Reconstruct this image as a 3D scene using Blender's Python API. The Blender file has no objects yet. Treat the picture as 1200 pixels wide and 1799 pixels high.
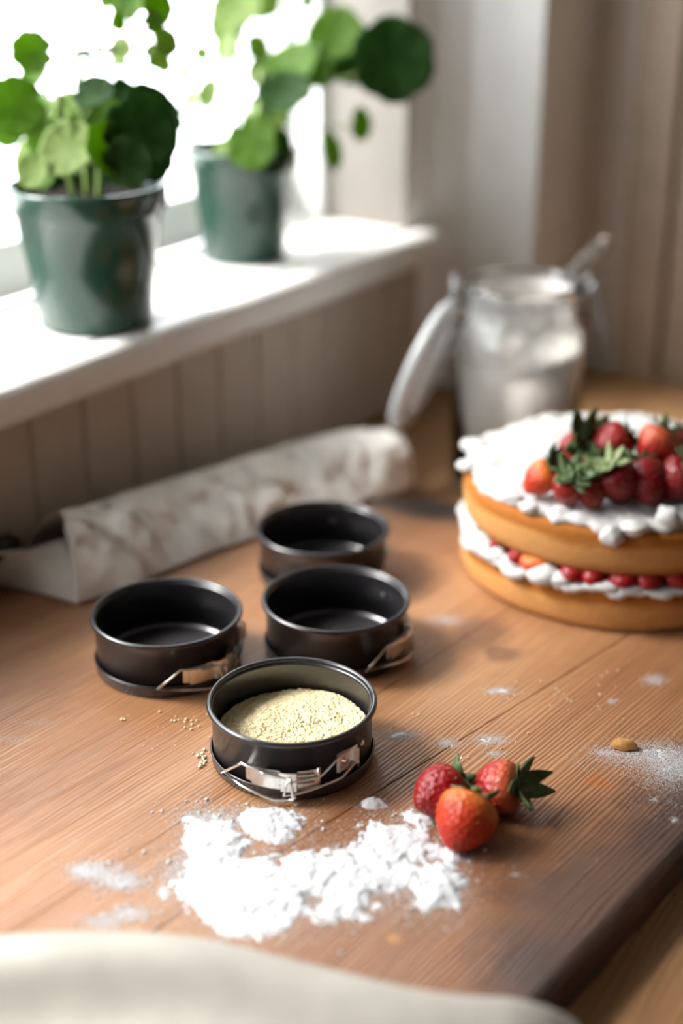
import bpy, bmesh, math, random
import numpy as np
from mathutils import Vector, Matrix, Euler

# ------------------------------------------------------------------ camera
PITCH, YAW, FPX = math.radians(23.5), math.radians(33.5), 2500.0
CAM = Vector((0.746, 0.0, 1.243))
RV = Vector((math.cos(YAW), math.sin(YAW), 0))
FH = Vector((-math.sin(YAW), math.cos(YAW), 0))
FV = FH * math.cos(PITCH) - Vector((0, 0, math.sin(PITCH)))
UV = RV.cross(FV)
scene = bpy.context.scene
cd = bpy.data.cameras.new('camera')
cam = bpy.data.objects.new('camera', cd)
scene.collection.objects.link(cam)
cam.location = CAM
cam.rotation_euler = (math.pi / 2 - PITCH, 0, YAW)
cd.sensor_fit = 'VERTICAL'
cd.sensor_height = 36.0
cd.sensor_width = 24.0
cd.lens = FPX / 1799 * 36
cd.clip_start = 0.02
cd.dof.use_dof = True
cd.dof.focus_distance = 0.835
cd.dof.aperture_fstop = 2.1
scene.camera = cam

# ------------------------------------------------------------------ world, light, exposure
world = bpy.data.worlds.new('overcast_sky')
scene.world = world
world.use_nodes = True
wn = world.node_tree
bg = wn.nodes['Background']
bg.inputs[0].default_value = (0.93, 0.97, 1.0, 1)
bg.inputs[1].default_value = 8.0

pl = bpy.data.lights.new('window_portal', 'AREA')
pl.shape = 'RECTANGLE'
pl.size = 0.68
pl.size_y = 1.85
pl.cycles.is_portal = True
po = bpy.data.objects.new('window_portal', pl)
scene.collection.objects.link(po)
po.location = (-0.19, 0.35, 1.25)
po.rotation_euler = (0, -math.pi / 2, 0)

# hazy low sun coming in through the window
sl = bpy.data.lights.new('hazy_sun', 'SUN')
sl.energy = 9.0
sl.angle = math.radians(20)
sl.color = (1.0, 0.97, 0.93)
so = bpy.data.objects.new('hazy_sun', sl)
scene.collection.objects.link(so)
SAZ, SEL = math.radians(-82), math.radians(46)
sdir = (RV * math.sin(SAZ) + FH * math.cos(SAZ)) * math.cos(SEL) + Vector((0, 0, math.sin(SEL)))
so.rotation_euler = sdir.to_track_quat('Z', 'Y').to_euler()
so.location = (-3, 0, 3)

scene.view_settings.view_transform = 'Standard'
scene.view_settings.look = 'None'
scene.view_settings.gamma = 1.0
scene.view_settings.use_curve_mapping = False
scene.view_settings.exposure = 0.1
scene.cycles.max_bounces = 10
scene.cycles.transparent_max_bounces = 16
scene.cycles.sample_clamp_indirect = 6.0

BOARD = 0.775      # top of the cutting board
TABLE = 0.75       # top of the table
random.seed(7)
RNG = np.random.default_rng(7)


def ray(u, v):
    return FV + RV * ((u - 600) / FPX) - UV * ((v - 899.5) / FPX)


def onz(u, v, z=BOARD):
    r = ray(u, v)
    return CAM + r * ((z - CAM.z) / r.z)


def onx(u, v, x):
    r = ray(u, v)
    return CAM + r * ((x - CAM.x) / r.x)


def atd(u, v, d):
    return CAM + ray(u, v) * d


# ------------------------------------------------------------------ noise (numpy)
def vnoise(x, y, seed=0):
    xi = np.floor(x).astype(np.int64); yi = np.floor(y).astype(np.int64)
    fx = x - xi; fy = y - yi
    fx = fx * fx * (3 - 2 * fx); fy = fy * fy * (3 - 2 * fy)

    def h(a, b):
        n = (a * 374761393 + b * 668265263 + seed * 1442695041) & 0xffffffff
        n = ((n ^ (n >> 13)) * 1274126177) & 0xffffffff
        return ((n ^ (n >> 16)) & 0xffff) / 65535.0
    return (h(xi, yi) * (1 - fx) + h(xi + 1, yi) * fx) * (1 - fy) + (h(xi, yi + 1) * (1 - fx) + h(xi + 1, yi + 1) * fx) * fy


def fbm(x, y, seed=0, oct=4):
    s = 0; a = 0.5; t = 0
    for i in range(oct):
        s = s + a * vnoise(x * 2 ** i + 17.3 * i, y * 2 ** i + 5.1 * i, seed + i); t += a; a *= 0.5
    return s / t


# ------------------------------------------------------------------ materials
def mat(name):
    m = bpy.data.materials.new(name)
    m.use_nodes = True
    nt = m.node_tree
    return m, nt, nt.nodes['Principled BSDF']


def N(nt, t, **kw):
    n = nt.nodes.new(t)
    for k, v in kw.items():
        if k.startswith('i_'):
            n.inputs[k[2:]].default_value = v
        else:
            setattr(n, k, v)
    return n


def L(nt, a, b):
    nt.links.new(a, b)


def ramp(nt, fac, stops):
    r = nt.nodes.new('ShaderNodeValToRGB')
    e = r.color_ramp.elements
    while len(e) < len(stops):
        e.new(0.5)
    for i, (p, c) in enumerate(stops):
        e[i].position = p
        e[i].color = (c[0], c[1], c[2], 1)
    L(nt, fac, r.inputs[0])
    return r.outputs[0]


def coords(nt, scale=(1, 1, 1), rot=(0, 0, 0)):
    tc = nt.nodes.new('ShaderNodeTexCoord')
    mp = nt.nodes.new('ShaderNodeMapping')
    mp.inputs['Scale'].default_value = scale
    mp.inputs['Rotation'].default_value = rot
    L(nt, tc.outputs['Object'], mp.inputs[0])
    return mp.outputs[0]


def bump(nt, bs, h, strength=0.3, dist=0.001):
    b = nt.nodes.new('ShaderNodeBump')
    b.inputs['Strength'].default_value = strength
    b.inputs['Distance'].default_value = dist
    L(nt, h, b.inputs['Height'])
    L(nt, b.outputs[0], bs.inputs['Normal'])
    return b


def simple(name, col, rough=0.5, metal=0.0, noise=0.08, nscale=30, bstr=0.0, bscale=200, bdist=0.0005, spec=0.5, coat=0.0, sss=0.0):
    m, nt, bs = mat(name)
    n = N(nt, 'ShaderNodeTexNoise'); n.inputs['Scale'].default_value = nscale; n.inputs['Detail'].default_value = 4
    L(nt, coords(nt), n.inputs['Vector'])
    lo = [c * (1 - noise) for c in col]; hi = [min(1, c * (1 + noise)) for c in col]
    L(nt, ramp(nt, n.outputs[0], [(0.3, lo), (0.7, hi)]), bs.inputs['Base Color'])
    bs.inputs['Roughness'].default_value = rough
    bs.inputs['Metallic'].default_value = metal
    bs.inputs['Specular IOR Level'].default_value = spec
    bs.inputs['Coat Weight'].default_value = coat
    if sss:
        bs.inputs['Subsurface Weight'].default_value = sss
        bs.inputs['Subsurface Radius'].default_value = (0.006, 0.004, 0.003)
        bs.inputs['Subsurface Scale'].default_value = 1.0
    if bstr:
        n2 = N(nt, 'ShaderNodeTexNoise'); n2.inputs['Scale'].default_value = bscale; n2.inputs['Detail'].default_value = 5
        L(nt, coords(nt), n2.inputs['Vector'])
        bump(nt, bs, n2.outputs[0], bstr, bdist)
    return m


def wood(name, dark, mid, light, grain=1.0, rough=0.5, stains_shades=(), rings=True, spec=0.4, warp=0.5):
    """grain along local Y; stains = list of (x, y, rx, ry, rgb, amount, noise scale)"""
    m, nt, bs = mat(name)
    v = coords(nt)
    n1 = N(nt, 'ShaderNodeTexNoise'); n1.inputs['Scale'].default_value = 1.0; n1.inputs['Detail'].default_value = 5
    L(nt, coords(nt, (14 * grain, 1.6, 14)), n1.inputs['Vector'])
    n2 = N(nt, 'ShaderNodeTexNoise'); n2.inputs['Scale'].default_value = 1.0; n2.inputs['Detail'].default_value = 6
    L(nt, coords(nt, (420 * grain, 14, 200)), n2.inputs['Vector'])
    n3 = N(nt, 'ShaderNodeTexNoise'); n3.inputs['Scale'].default_value = 9.0; n3.inputs['Detail'].default_value = 5
    L(nt, v, n3.inputs['Vector'])
    w = N(nt, 'ShaderNodeTexWave'); w.wave_type = 'BANDS'; w.bands_direction = 'X'
    w.inputs['Scale'].default_value = 105 * grain
    w.inputs['Distortion'].default_value = 26 * warp
    w.inputs['Detail'].default_value = 3
    w.inputs['Detail Scale'].default_value = 0.5
    L(nt, coords(nt, (1, 0.12, 1)), w.inputs['Vector'])
    c1 = ramp(nt, n1.outputs[0], [(0.28, dark), (0.5, mid), (0.75, light)])
    mx = N(nt, 'ShaderNodeMix', data_type='RGBA', blend_type='MULTIPLY'); mx.inputs[0].default_value = 0.45
    L(nt, c1, mx.inputs[6]); L(nt, ramp(nt, n2.outputs[0], [(0.3, (0.45, 0.4, 0.36)), (0.62, (1, 1, 1))]), mx.inputs[7])
    mw = N(nt, 'ShaderNodeMix', data_type='RGBA', blend_type='MULTIPLY'); mw.inputs[0].default_value = 0.30
    L(nt, mx.outputs[2], mw.inputs[6]); L(nt, ramp(nt, w.outputs[0], [(0.0, (0.42, 0.3, 0.22)), (0.35, (1, 1, 1))]), mw.inputs[7])
    mc = N(nt, 'ShaderNodeMix', data_type='RGBA', blend_type='MULTIPLY'); mc.inputs[0].default_value = 0.55
    L(nt, mw.outputs[2], mc.inputs[6]); L(nt, ramp(nt, n3.outputs[0], [(0.3, (0.60, 0.44, 0.36)), (0.62, (1, 1, 1))]), mc.inputs[7])
    col = mc.outputs[2]
    for (sx, sy, rx, ry, rgb, amt, ns) in stains_shades:
        tc = nt.nodes.new('ShaderNodeTexCoord')
        mp = nt.nodes.new('ShaderNodeMapping'); mp.vector_type = 'TEXTURE'
        mp.inputs['Location'].default_value = (sx, sy, 0); mp.inputs['Scale'].default_value = (rx, ry, 1)
        L(nt, tc.outputs['Object'], mp.inputs[0])
        g = N(nt, 'ShaderNodeTexGradient', gradient_type='SPHERICAL')
        sp = N(nt, 'ShaderNodeVectorMath', operation='MULTIPLY'); sp.inputs[1].default_value = (1, 1, 0)
        L(nt, mp.outputs[0], sp.inputs[0]); L(nt, sp.outputs[0], g.inputs[0])
        nn = N(nt, 'ShaderNodeTexNoise'); nn.inputs['Scale'].default_value = ns; nn.inputs['Detail'].default_value = 6
        L(nt, v, nn.inputs['Vector'])
        a = N(nt, 'ShaderNodeMath', operation='ADD'); L(nt, g.outputs[1], a.inputs[0]); L(nt, nn.outputs[0], a.inputs[1])
        mr = N(nt, 'ShaderNodeMapRange'); mr.inputs['From Min'].default_value = 0.72; mr.inputs['From Max'].default_value = 1.15
        mr.inputs['To Max'].default_value = amt
        L(nt, a.outputs[0], mr.inputs[0])
        ms = N(nt, 'ShaderNodeMix', data_type='RGBA', blend_type='MIX')
        L(nt, mr.outputs[0], ms.inputs[0]); L(nt, col, ms.inputs[6]); ms.inputs[7].default_value = (*rgb, 1)
        col = ms.outputs[2]
    L(nt, col, bs.inputs['Base Color'])
    bs.inputs['Roughness'].default_value = rough
    bs.inputs['Specular IOR Level'].default_value = spec
    ad = N(nt, 'ShaderNodeMath', operation='ADD'); L(nt, n2.outputs[0], ad.inputs[0]); L(nt, w.outputs[0], ad.inputs[1])
    bump(nt, bs, ad.outputs[0], 0.45, 0.0006)
    return m


def linen(name, col):
    m, nt, bs = mat(name)
    a = N(nt, 'ShaderNodeTexWave'); a.bands_direction = 'X'; a.inputs['Scale'].default_value = 300; a.inputs['Distortion'].default_value = 1.5
    b = N(nt, 'ShaderNodeTexWave'); b.bands_direction = 'Y'; b.inputs['Scale'].default_value = 300; b.inputs['Distortion'].default_value = 1.5
    v = coords(nt)
    L(nt, v, a.inputs['Vector']); L(nt, v, b.inputs['Vector'])
    s = N(nt, 'ShaderNodeMath', operation='ADD'); L(nt, a.outputs[0], s.inputs[0]); L(nt, b.outputs[0], s.inputs[1])
    n = N(nt, 'ShaderNodeTexNoise'); n.inputs['Scale'].default_value = 40; L(nt, v, n.inputs['Vector'])
    L(nt, ramp(nt, n.outputs[0], [(0.3, [c * 0.9 for c in col]), (0.7, [min(1, c * 1.06) for c in col])]), bs.inputs['Base Color'])
    bs.inputs['Roughness'].default_value = 0.95
    bs.inputs['Specular IOR Level'].default_value = 0.1
    bs.inputs['Sheen Weight'].default_value = 0.2
    bump(nt, bs, s.outputs[0], 0.25, 0.0004)
    return m


M = {}
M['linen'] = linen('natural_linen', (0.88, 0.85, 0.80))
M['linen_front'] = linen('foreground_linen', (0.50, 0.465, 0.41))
M['paint_white'] = simple('white_gloss_paint', (0.84, 0.84, 0.82), 0.35, noise=0.02)
M['paint_wall'] = simple('cream_wall_paint', (0.82, 0.80, 0.76), 0.75, noise=0.03, bstr=0.1, bscale=120)
M['paint_bright'] = simple('fresh_white_wall_paint', (0.93, 0.92, 0.90), 0.7, noise=0.02)
M['paint_tan'] = simple('taupe_wall_paint', (0.82, 0.75, 0.68), 0.7, noise=0.03, bstr=0.1, bscale=120)
M['panel_shaded'] = simple('shaded_panelling_paint', (0.46, 0.39, 0.32), 0.55, noise=0.05)  # darker tone carries the shade of boards facing away from the window
M['paint_sill'] = simple('worn_white_sill_paint', (0.82, 0.80, 0.77), 0.4, noise=0.04)
M['paint_brown'] = simple('brown_door_paint', (0.44, 0.34, 0.25), 0.55, noise=0.06)
M['room'] = simple('room_wall_paint', (0.12, 0.10, 0.08), 0.8, noise=0.03)
M['ceiling'] = simple('ceiling_paint', (0.5, 0.48, 0.45), 0.85, noise=0.02)
M['snow'] = simple('pale_ground', (0.8, 0.82, 0.84), 0.9, noise=0.04, nscale=1)
M['tin'] = simple('dark_nonstick_coating', (0.021, 0.019, 0.021), 0.25, metal=0.0, noise=0.05, bstr=0.06, bscale=900, bdist=0.0002, spec=0.85)
M['tin_in'] = simple('dark_nonstick_interior', (0.008, 0.0085, 0.010), 0.42, metal=0.0, noise=0.05, spec=0.35)
M['steel'] = simple('bright_steel', (0.78, 0.75, 0.71), 0.24, metal=1.0, noise=0.05, nscale=120, bstr=0.1, bscale=300)
M['steel_dull'] = simple('grey_wire', (0.33, 0.34, 0.36), 0.4, metal=1.0)
M['meal'] = simple('almond_meal', (0.78, 0.66, 0.40), 0.9, noise=0.16, nscale=500, bstr=0.7, bscale=700, bdist=0.0009)
M['crumb'] = simple('pale_crumb', (0.85, 0.72, 0.50), 0.9, noise=0.1, nscale=300)
M['flour'] = simple('white_flour', (0.66, 0.665, 0.68), 0.95, noise=0.02, nscale=200, bstr=0.5, bscale=500, bdist=0.0006, spec=0.1)
M['jar_flour'] = simple('jar_flour', (0.92, 0.87, 0.81), 0.95, noise=0.03, nscale=60, bstr=0.3, bscale=200, spec=0.1)
M['cream'] = simple('whipped_cream', (0.60, 0.59, 0.58), 0.65, noise=0.02, nscale=80, bstr=0.35, bscale=160, bdist=0.0015, spec=0.35, sss=0.25)
M['calyx'] = simple('strawberry_leaf', (0.075, 0.125, 0.04), 0.6, noise=0.35, nscale=200)
M['calyx_pale'] = simple('pale_strawberry_leaf', (0.20, 0.25, 0.10), 0.6, noise=0.25, nscale=200)
M['seed'] = simple('strawberry_seed', (0.45, 0.20, 0.05), 0.5, noise=0.2)
M['soil'] = simple('potting_soil', (0.025, 0.018, 0.013), 0.95, noise=0.5, nscale=300, bstr=1.0, bscale=250, bdist=0.003)
M['pot'] = simple('dark_green_glaze', (0.010, 0.047, 0.030), 0.20, noise=0.1, nscale=15, spec=0.55)
M['stem'] = simple('green_stem', (0.25, 0.36, 0.10), 0.5, noise=0.2)
M['cable'] = simple('black_rubber', (0.008, 0.008, 0.008), 0.6)
M['gasket'] = simple('pale_rubber_gasket', (0.62, 0.60, 0.57), 0.6)
M['crust'] = simple('crumb_crust', (0.50, 0.24, 0.06), 0.8, noise=0.4, nscale=150, bstr=0.6, bscale=300)


def glass(name, tint=(1, 1, 1), rough=0.02):
    m, nt, bs = mat(name)
    bs.inputs['Transmission Weight'].default_value = 1.0
    bs.inputs['Roughness'].default_value = rough
    bs.inputs['IOR'].default_value = 1.48
    n = N(nt, 'ShaderNodeTexNoise'); n.inputs['Scale'].default_value = 12
    L(nt, coords(nt), n.inputs['Vector'])
    L(nt, ramp(nt, n.outputs[0], [(0, [c * 0.98 for c in tint]), (1, tint)]), bs.inputs['Base Color'])
    return m


M['glass'] = glass('clear_jar_glass', (0.97, 0.99, 0.99))
M['lid'] = glass('white_glare_lid_glass', (0.93, 0.95, 0.96), 0.25)  # diffuse white mixed in for the light reflected by the lid
M['lid'].node_tree.nodes['Principled BSDF'].inputs['Transmission Weight'].default_value = 0.55


def pane_mat():
    m = bpy.data.materials.new('window_glass')
    m.use_nodes = True
    nt = m.node_tree
    nt.nodes.clear()
    out = N(nt, 'ShaderNodeOutputMaterial')
    tr = N(nt, 'ShaderNodeBsdfTransparent'); gl = N(nt, 'ShaderNodeBsdfGlossy')
    gl.inputs['Roughness'].default_value = 0.02
    mx = N(nt, 'ShaderNodeMixShader')
    mx.inputs[0].default_value = 0.05
    L(nt, tr.outputs[0], mx.inputs[1]); L(nt, gl.outputs[0], mx.inputs[2])
    L(nt, mx.outputs[0], out.inputs[0])
    return m


M['pane'] = pane_mat()


def leaf_mat(name, c1, c2, tr):
    m, nt, bs = mat(name)
    tc = nt.nodes.new('ShaderNodeTexCoord')
    n = N(nt, 'ShaderNodeTexNoise'); n.inputs['Scale'].default_value = 40; n.inputs['Detail'].default_value = 3
    L(nt, tc.outputs['Object'], n.inputs['Vector'])
    cc = ramp(nt, n.outputs[0], [(0.3, c1), (0.7, c2)])
    L(nt, cc, bs.inputs['Base Color'])
    bs.inputs['Roughness'].default_value = 0.6
    bs.inputs['Specular IOR Level'].default_value = 0.22
    t = N(nt, 'ShaderNodeBsdfTranslucent')
    mu = N(nt, 'ShaderNodeMix', data_type='RGBA', blend_type='MULTIPLY'); mu.inputs[0].default_value = 0.0
    L(nt, ramp(nt, n.outputs[0], [(0.3, tr), (0.7, [min(1, k * 1.25) for k in tr])]), t.inputs[0])
    mx = N(nt, 'ShaderNodeMixShader'); mx.inputs[0].default_value = 0.45
    L(nt, bs.outputs[0], mx.inputs[1]); L(nt, t.outputs[0], mx.inputs[2])
    L(nt, mx.outputs[0], nt.nodes['Material Output'].inputs[0])
    n2 = N(nt, 'ShaderNodeTexVoronoi'); n2.inputs['Scale'].default_value = 180
    L(nt, tc.outputs['Object'], n2.inputs['Vector'])
    bump(nt, bs, n2.outputs[0], 0.3, 0.0006)
    return m


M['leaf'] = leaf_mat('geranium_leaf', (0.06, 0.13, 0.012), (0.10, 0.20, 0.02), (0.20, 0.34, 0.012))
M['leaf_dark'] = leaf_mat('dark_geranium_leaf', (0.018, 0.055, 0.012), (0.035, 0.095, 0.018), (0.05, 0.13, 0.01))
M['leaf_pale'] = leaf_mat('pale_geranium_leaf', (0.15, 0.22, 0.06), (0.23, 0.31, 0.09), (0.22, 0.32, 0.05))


def berry_mat(name, tip, mid, top, gloss=0.34):
    m, nt, bs = mat(name)
    tc = nt.nodes.new('ShaderNodeTexCoord')
    sx = N(nt, 'ShaderNodeSeparateXYZ'); L(nt, tc.outputs['Generated'], sx.inputs[0])
    n = N(nt, 'ShaderNodeTexNoise'); n.inputs['Scale'].default_value = 3.0
    L(nt, tc.outputs['Generated'], n.inputs['Vector'])
    a = N(nt, 'ShaderNodeMath', operation='MULTIPLY_ADD'); a.inputs[1].default_value = 0.35
    L(nt, n.outputs[0], a.inputs[0]); L(nt, sx.outputs[2], a.inputs[2])
    L(nt, ramp(nt, a.outputs[0], [(0.25, tip), (0.75, mid), (1.0, top)]), bs.inputs['Base Color'])
    bs.inputs['Roughness'].default_value = gloss
    bs.inputs['Subsurface Weight'].default_value = 0.05
    bs.inputs['Specular IOR Level'].default_value = 0.38
    bs.inputs['Subsurface Radius'].default_value = (0.006, 0.001, 0.0006)
    bs.inputs['Subsurface Scale'].default_value = 0.6
    vo = N(nt, 'ShaderNodeTexVoronoi'); vo.inputs['Scale'].default_value = 330
    L(nt, tc.outputs['Object'], vo.inputs['Vector'])
    bump(nt, bs, vo.outputs[0], 0.7, 0.0012)
    return m


M['berry_red'] = berry_mat('ripe_red_strawberry', (0.24, 0.003, 0.007), (0.28, 0.005, 0.009), (0.27, 0.009, 0.010))
M['berry_orange'] = berry_mat('orange_red_strawberry', (0.44, 0.014, 0.006), (0.56, 0.045, 0.009), (0.70, 0.16, 0.025), 0.38)
M['berry_dark'] = berry_mat('dark_and_shaded_strawberry', (0.17, 0.003, 0.008), (0.20, 0.004, 0.008), (0.20, 0.006, 0.009))  # deeper red, also with shade put into the colour for right-hand berries
M['berry_blush'] = berry_mat('strawberry_with_pale_shoulder', (0.34, 0.006, 0.010), (0.42, 0.014, 0.012), (0.60, 0.11, 0.05))


def sponge_mat():
    m, nt, bs = mat('golden_sponge')
    tc = nt.nodes.new('ShaderNodeTexCoord')
    sx = N(nt, 'ShaderNodeSeparateXYZ'); L(nt, tc.outputs['Generated'], sx.inputs[0])
    n = N(nt, 'ShaderNodeTexNoise'); n.inputs['Scale'].default_value = 1; n.inputs['Detail'].default_value = 5
    L(nt, coords(nt, (22, 22, 160)), n.inputs['Vector'])
    a = N(nt, 'ShaderNodeMath', operation='MULTIPLY_ADD'); a.inputs[1].default_value = 0.5
    L(nt, n.outputs[0], a.inputs[0]); L(nt, sx.outputs[2], a.inputs[2])
    L(nt, ramp(nt, a.outputs[0], [(0.25, (0.38, 0.15, 0.035)), (0.5, (0.54, 0.26, 0.09)), (0.85, (0.56, 0.27, 0.085)), (1.1, (0.38, 0.13, 0.022))]), bs.inputs['Base Color'])
    bs.inputs['Roughness'].default_value = 0.8
    bs.inputs['Specular IOR Level'].default_value = 0.2
    n2 = N(nt, 'ShaderNodeTexNoise'); n2.inputs['Scale'].default_value = 260; n2.inputs['Detail'].default_value = 5
    L(nt, coords(nt), n2.inputs['Vector'])
    bump(nt, bs, n2.outputs[0], 0.5, 0.0012)
    return m


M['sponge'] = sponge_mat()

# ------------------------------------------------------------------ object helpers
COL = scene.collection


def link(name, me, m, parent=None, smooth=True):
    o = bpy.data.objects.new(name, me)
    COL.objects.link(o)
    if m is not None and len(me.materials) == 0:
        me.materials.append(m)
    if smooth:
        me.polygons.foreach_set('use_smooth', [True] * len(me.polygons))
    if parent is not None:
        o.parent = parent
    return o


def tag(o, label=None, cat=None, group=None, kind=None):
    if label: o['label'] = label
    if cat: o['category'] = cat
    if group: o['group'] = group
    if kind: o['kind'] = kind
    return o


def empty(name, loc=(0, 0, 0), rot=(0, 0, 0)):
    o = bpy.data.objects.new(name, None)
    o.empty_display_size = 0.02
    COL.objects.link(o)
    o.location = loc
    o.rotation_euler = rot
    return o


def pymesh(name, verts, faces):
    me = bpy.data.meshes.new(name)
    me.from_pydata([tuple(v) for v in verts], [], faces)
    me.update()
    return me


def fastmesh(name, V, F):
    """V (n,3), F (m,k) arrays"""
    me = bpy.data.meshes.new(name)
    V = np.asarray(V, dtype=np.float32); F = np.asarray(F, dtype=np.int32)
    me.vertices.add(len(V)); me.vertices.foreach_set('co', V.ravel())
    k = F.shape[1]
    me.loops.add(F.size); me.loops.foreach_set('vertex_index', F.ravel())
    me.polygons.add(len(F)); me.polygons.foreach_set('loop_start', np.arange(0, F.size, k, dtype=np.int32))
    me.update(calc_edges=True)
    me.validate()
    return me


def bmmesh(name, bm):
    bmesh.ops.recalc_face_normals(bm, faces=bm.faces[:])
    me = bpy.data.meshes.new(name)
    bm.to_mesh(me)
    bm.free()
    return me


def box_bm(x0, x1, y0, y1, z0, z1, bev=0.0, seg=2, bm=None):
    bm = bm or bmesh.new()
    r = bmesh.ops.create_cube(bm, size=1)
    for v in r['verts']:
        v.co = Vector(((x0 + x1) / 2 + v.co.x * (x1 - x0), (y0 + y1) / 2 + v.co.y * (y1 - y0), (z0 + z1) / 2 + v.co.z * (z1 - z0)))
    if bev:
        es = list({e for v in r['verts'] for e in v.link_edges})
        bmesh.ops.bevel(bm, geom=es, offset=bev, segments=seg, profile=0.5, affect='EDGES')
    return bm


def boxo(name, dims, m, parent=None, bev=0.0, seg=2):
    return link(name, bmmesh(name, box_bm(*dims, bev=bev, seg=seg)), m, parent, smooth=False)


def lathe(prof, n=96, closed=False, wob=None):
    """prof list of (r, z) -> verts, faces"""
    V = []; F = []
    for i in range(n):
        a = 2 * math.pi * i / n
        for j, (r, z) in enumerate(prof):
            rr, zz = (r, z) if wob is None else wob(r, z, a, j)
            V.append((rr * math.cos(a), rr * math.sin(a), zz))
    k = len(prof)
    for i in range(n):
        i2 = (i + 1) % n
        for j in range(k if closed else k - 1):
            j2 = (j + 1) % k
            F.append((i * k + j, i2 * k + j, i2 * k + j2, i * k + j2))
    return V, F


def lathe_obj(name, prof, m, parent=None, n=96, closed=False, wob=None, merge=True):
    V, F = lathe(prof, n, closed, wob)
    bm = bmesh.new()
    vs = [bm.verts.new(v) for v in V]
    for f in F:
        try: bm.faces.new([vs[i] for i in f])
        except ValueError: pass
    if merge:
        bmesh.ops.remove_doubles(bm, verts=bm.verts[:], dist=1e-6)
    return link(name, bmmesh(name, bm), m, parent)


def tube_bm(pts, rad, n=8, bm=None, closed=False):
    """swept tube; rad float or list"""
    bm = bm or bmesh.new()
    pts = [Vector(p) for p in pts]
    k = len(pts)
    rings = []
    up = None
    for i, p in enumerate(pts):
        if closed:
            t = (pts[(i + 1) % k] - pts[i - 1]).normalized()
        else:
            t = (pts[min(i + 1, k - 1)] - pts[max(i - 1, 0)]).normalized()
        if up is None:
            up = Vector((0, 0, 1)) if abs(t.z) < 0.9 else Vector((1, 0, 0))
        a = t.cross(up)
        if a.length < 1e-6: a = t.cross(Vector((0, 1, 0)))
        a.normalize(); b = a.cross(t).normalized(); up = b
        r = rad[i] if isinstance(rad, (list, tuple)) else rad
        rings.append([bm.verts.new(p + (a * math.cos(2 * math.pi * q / n) + b * math.sin(2 * math.pi * q / n)) * r) for q in range(n)])
    for i in range(k if closed else k - 1):
        A = rings[i]; B = rings[(i + 1) % k]
        for q in range(n):
            bm.faces.new((A[q], A[(q + 1) % n], B[(q + 1) % n], B[q]))
    if not closed:
        bm.faces.new(rings[0]); bm.faces.new(rings[-1][::-1])
    return bm


def smooth_path(pts, per=6):
    pts = [Vector(p) for p in pts]
    out = []
    for i in range(len(pts) - 1):
        p0 = pts[max(i - 1, 0)]; p1 = pts[i]; p2 = pts[i + 1]; p3 = pts[min(i + 2, len(pts) - 1)]
        for s in range(per):
            t = s / per
            out.append(0.5 * ((2 * p1) + (p2 - p0) * t + (2 * p0 - 5 * p1 + 4 * p2 - p3) * t * t + (3 * p1 - p0 - 3 * p2 + p3) * t ** 3))
    out.append(pts[-1])
    return out


def grid_faces(nu, nv, wrapu=False):
    F = []
    for i in range(nu if wrapu else nu - 1):
        i2 = (i + 1) % nu
        for j in range(nv - 1):
            F.append((i * nv + j, i2 * nv + j, i2 * nv + j + 1, i * nv + j + 1))
    return F


def solidify(o, t, off=0.0):
    md = o.modifiers.new('thickness', 'SOLIDIFY'); md.thickness = t; md.offset = off
    return o


def subsurf(o, n=1):
    md = o.modifiers.new('smooth', 'SUBSURF'); md.levels = n; md.render_levels = n
    return o


def dirv(right, away, up):
    return (RV * right + FH * away + Vector((0, 0, up))).normalized()


# ================================================================== STRUCTURE
XR, YB, YF, ZC = 3.4, -2.6, 1.468, 2.45
Y0W, Y1W, ZS, ZT = -0.55, 1.248, 0.927, 1.56


def struct(name, dims, m, bev=0.0):
    return tag(boxo(name, dims, m, bev=bev), kind='structure')


struct('floor', (-0.2, XR + .1, YB - .1, YF + .1, -0.06, 0.0), M['room'])
struct('ceiling', (-0.2, XR + .1, YB - .1, YF + .1, ZC, ZC + 0.06), M['ceiling'])
bm = bmesh.new()
box_bm(-0.2, 0, YB, YF, 0, ZS - 0.032, bm=bm)
box_bm(-0.168, 0, Y1W, YF, ZS - 0.032, ZC, bm=bm)
box_bm(-0.2, 0, YB, Y0W, ZS - 0.032, ZC, bm=bm)
box_bm(-0.2, 0, Y0W, Y1W, ZT, ZC, bm=bm)
wl = tag(link('wall_left', bmmesh('wall_left', bm), M['paint_wall'], smooth=False), kind='structure')
# tongue and groove boards below the sill
pw = 0.056
me = None
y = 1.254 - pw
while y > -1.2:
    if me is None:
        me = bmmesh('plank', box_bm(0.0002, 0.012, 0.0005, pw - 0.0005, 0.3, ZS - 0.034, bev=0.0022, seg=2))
    p = link('plank', me, M['panel_shaded'], wl, smooth=False)
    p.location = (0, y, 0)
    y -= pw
wf = struct('wall_far', (-0.2, XR + .1, YF, YF + 0.1, 0, ZC), M['paint_tan'])
struct('wall_right', (XR, XR + .1, YB, YF, 0, ZC), M['room'])
struct('wall_back', (-0.2, XR + .1, YB - .1, YB, 0, ZC), M['room'])
# sill with rounded nosing and a short horn
bm = bmesh.new()
box_bm(-0.135, 0.0, Y0W, Y1W, ZS - 0.032, ZS, bm=bm)
box_bm(-0.002, 0.032, Y0W - 0.03, Y1W + 0.030, ZS - 0.032, ZS, bev=0.011, seg=4, bm=bm)
sill = tag(link('trim_1', bmmesh('sill', bm), M['paint_sill'], smooth=False), 'white painted window sill board with rounded front nosing', kind='structure')
M['reveal'] = simple('darkened_reveal_lining', (0.26, 0.235, 0.21), 0.8, noise=0.04)  # dark tone holds down the light on the reveal
struct('trim_5', (-0.098, -0.0005, Y1W - 0.003, Y1W, ZS + 0.0003, ZT), M['reveal'])  # thin lining added over the sunlit reveal to dim it
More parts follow.
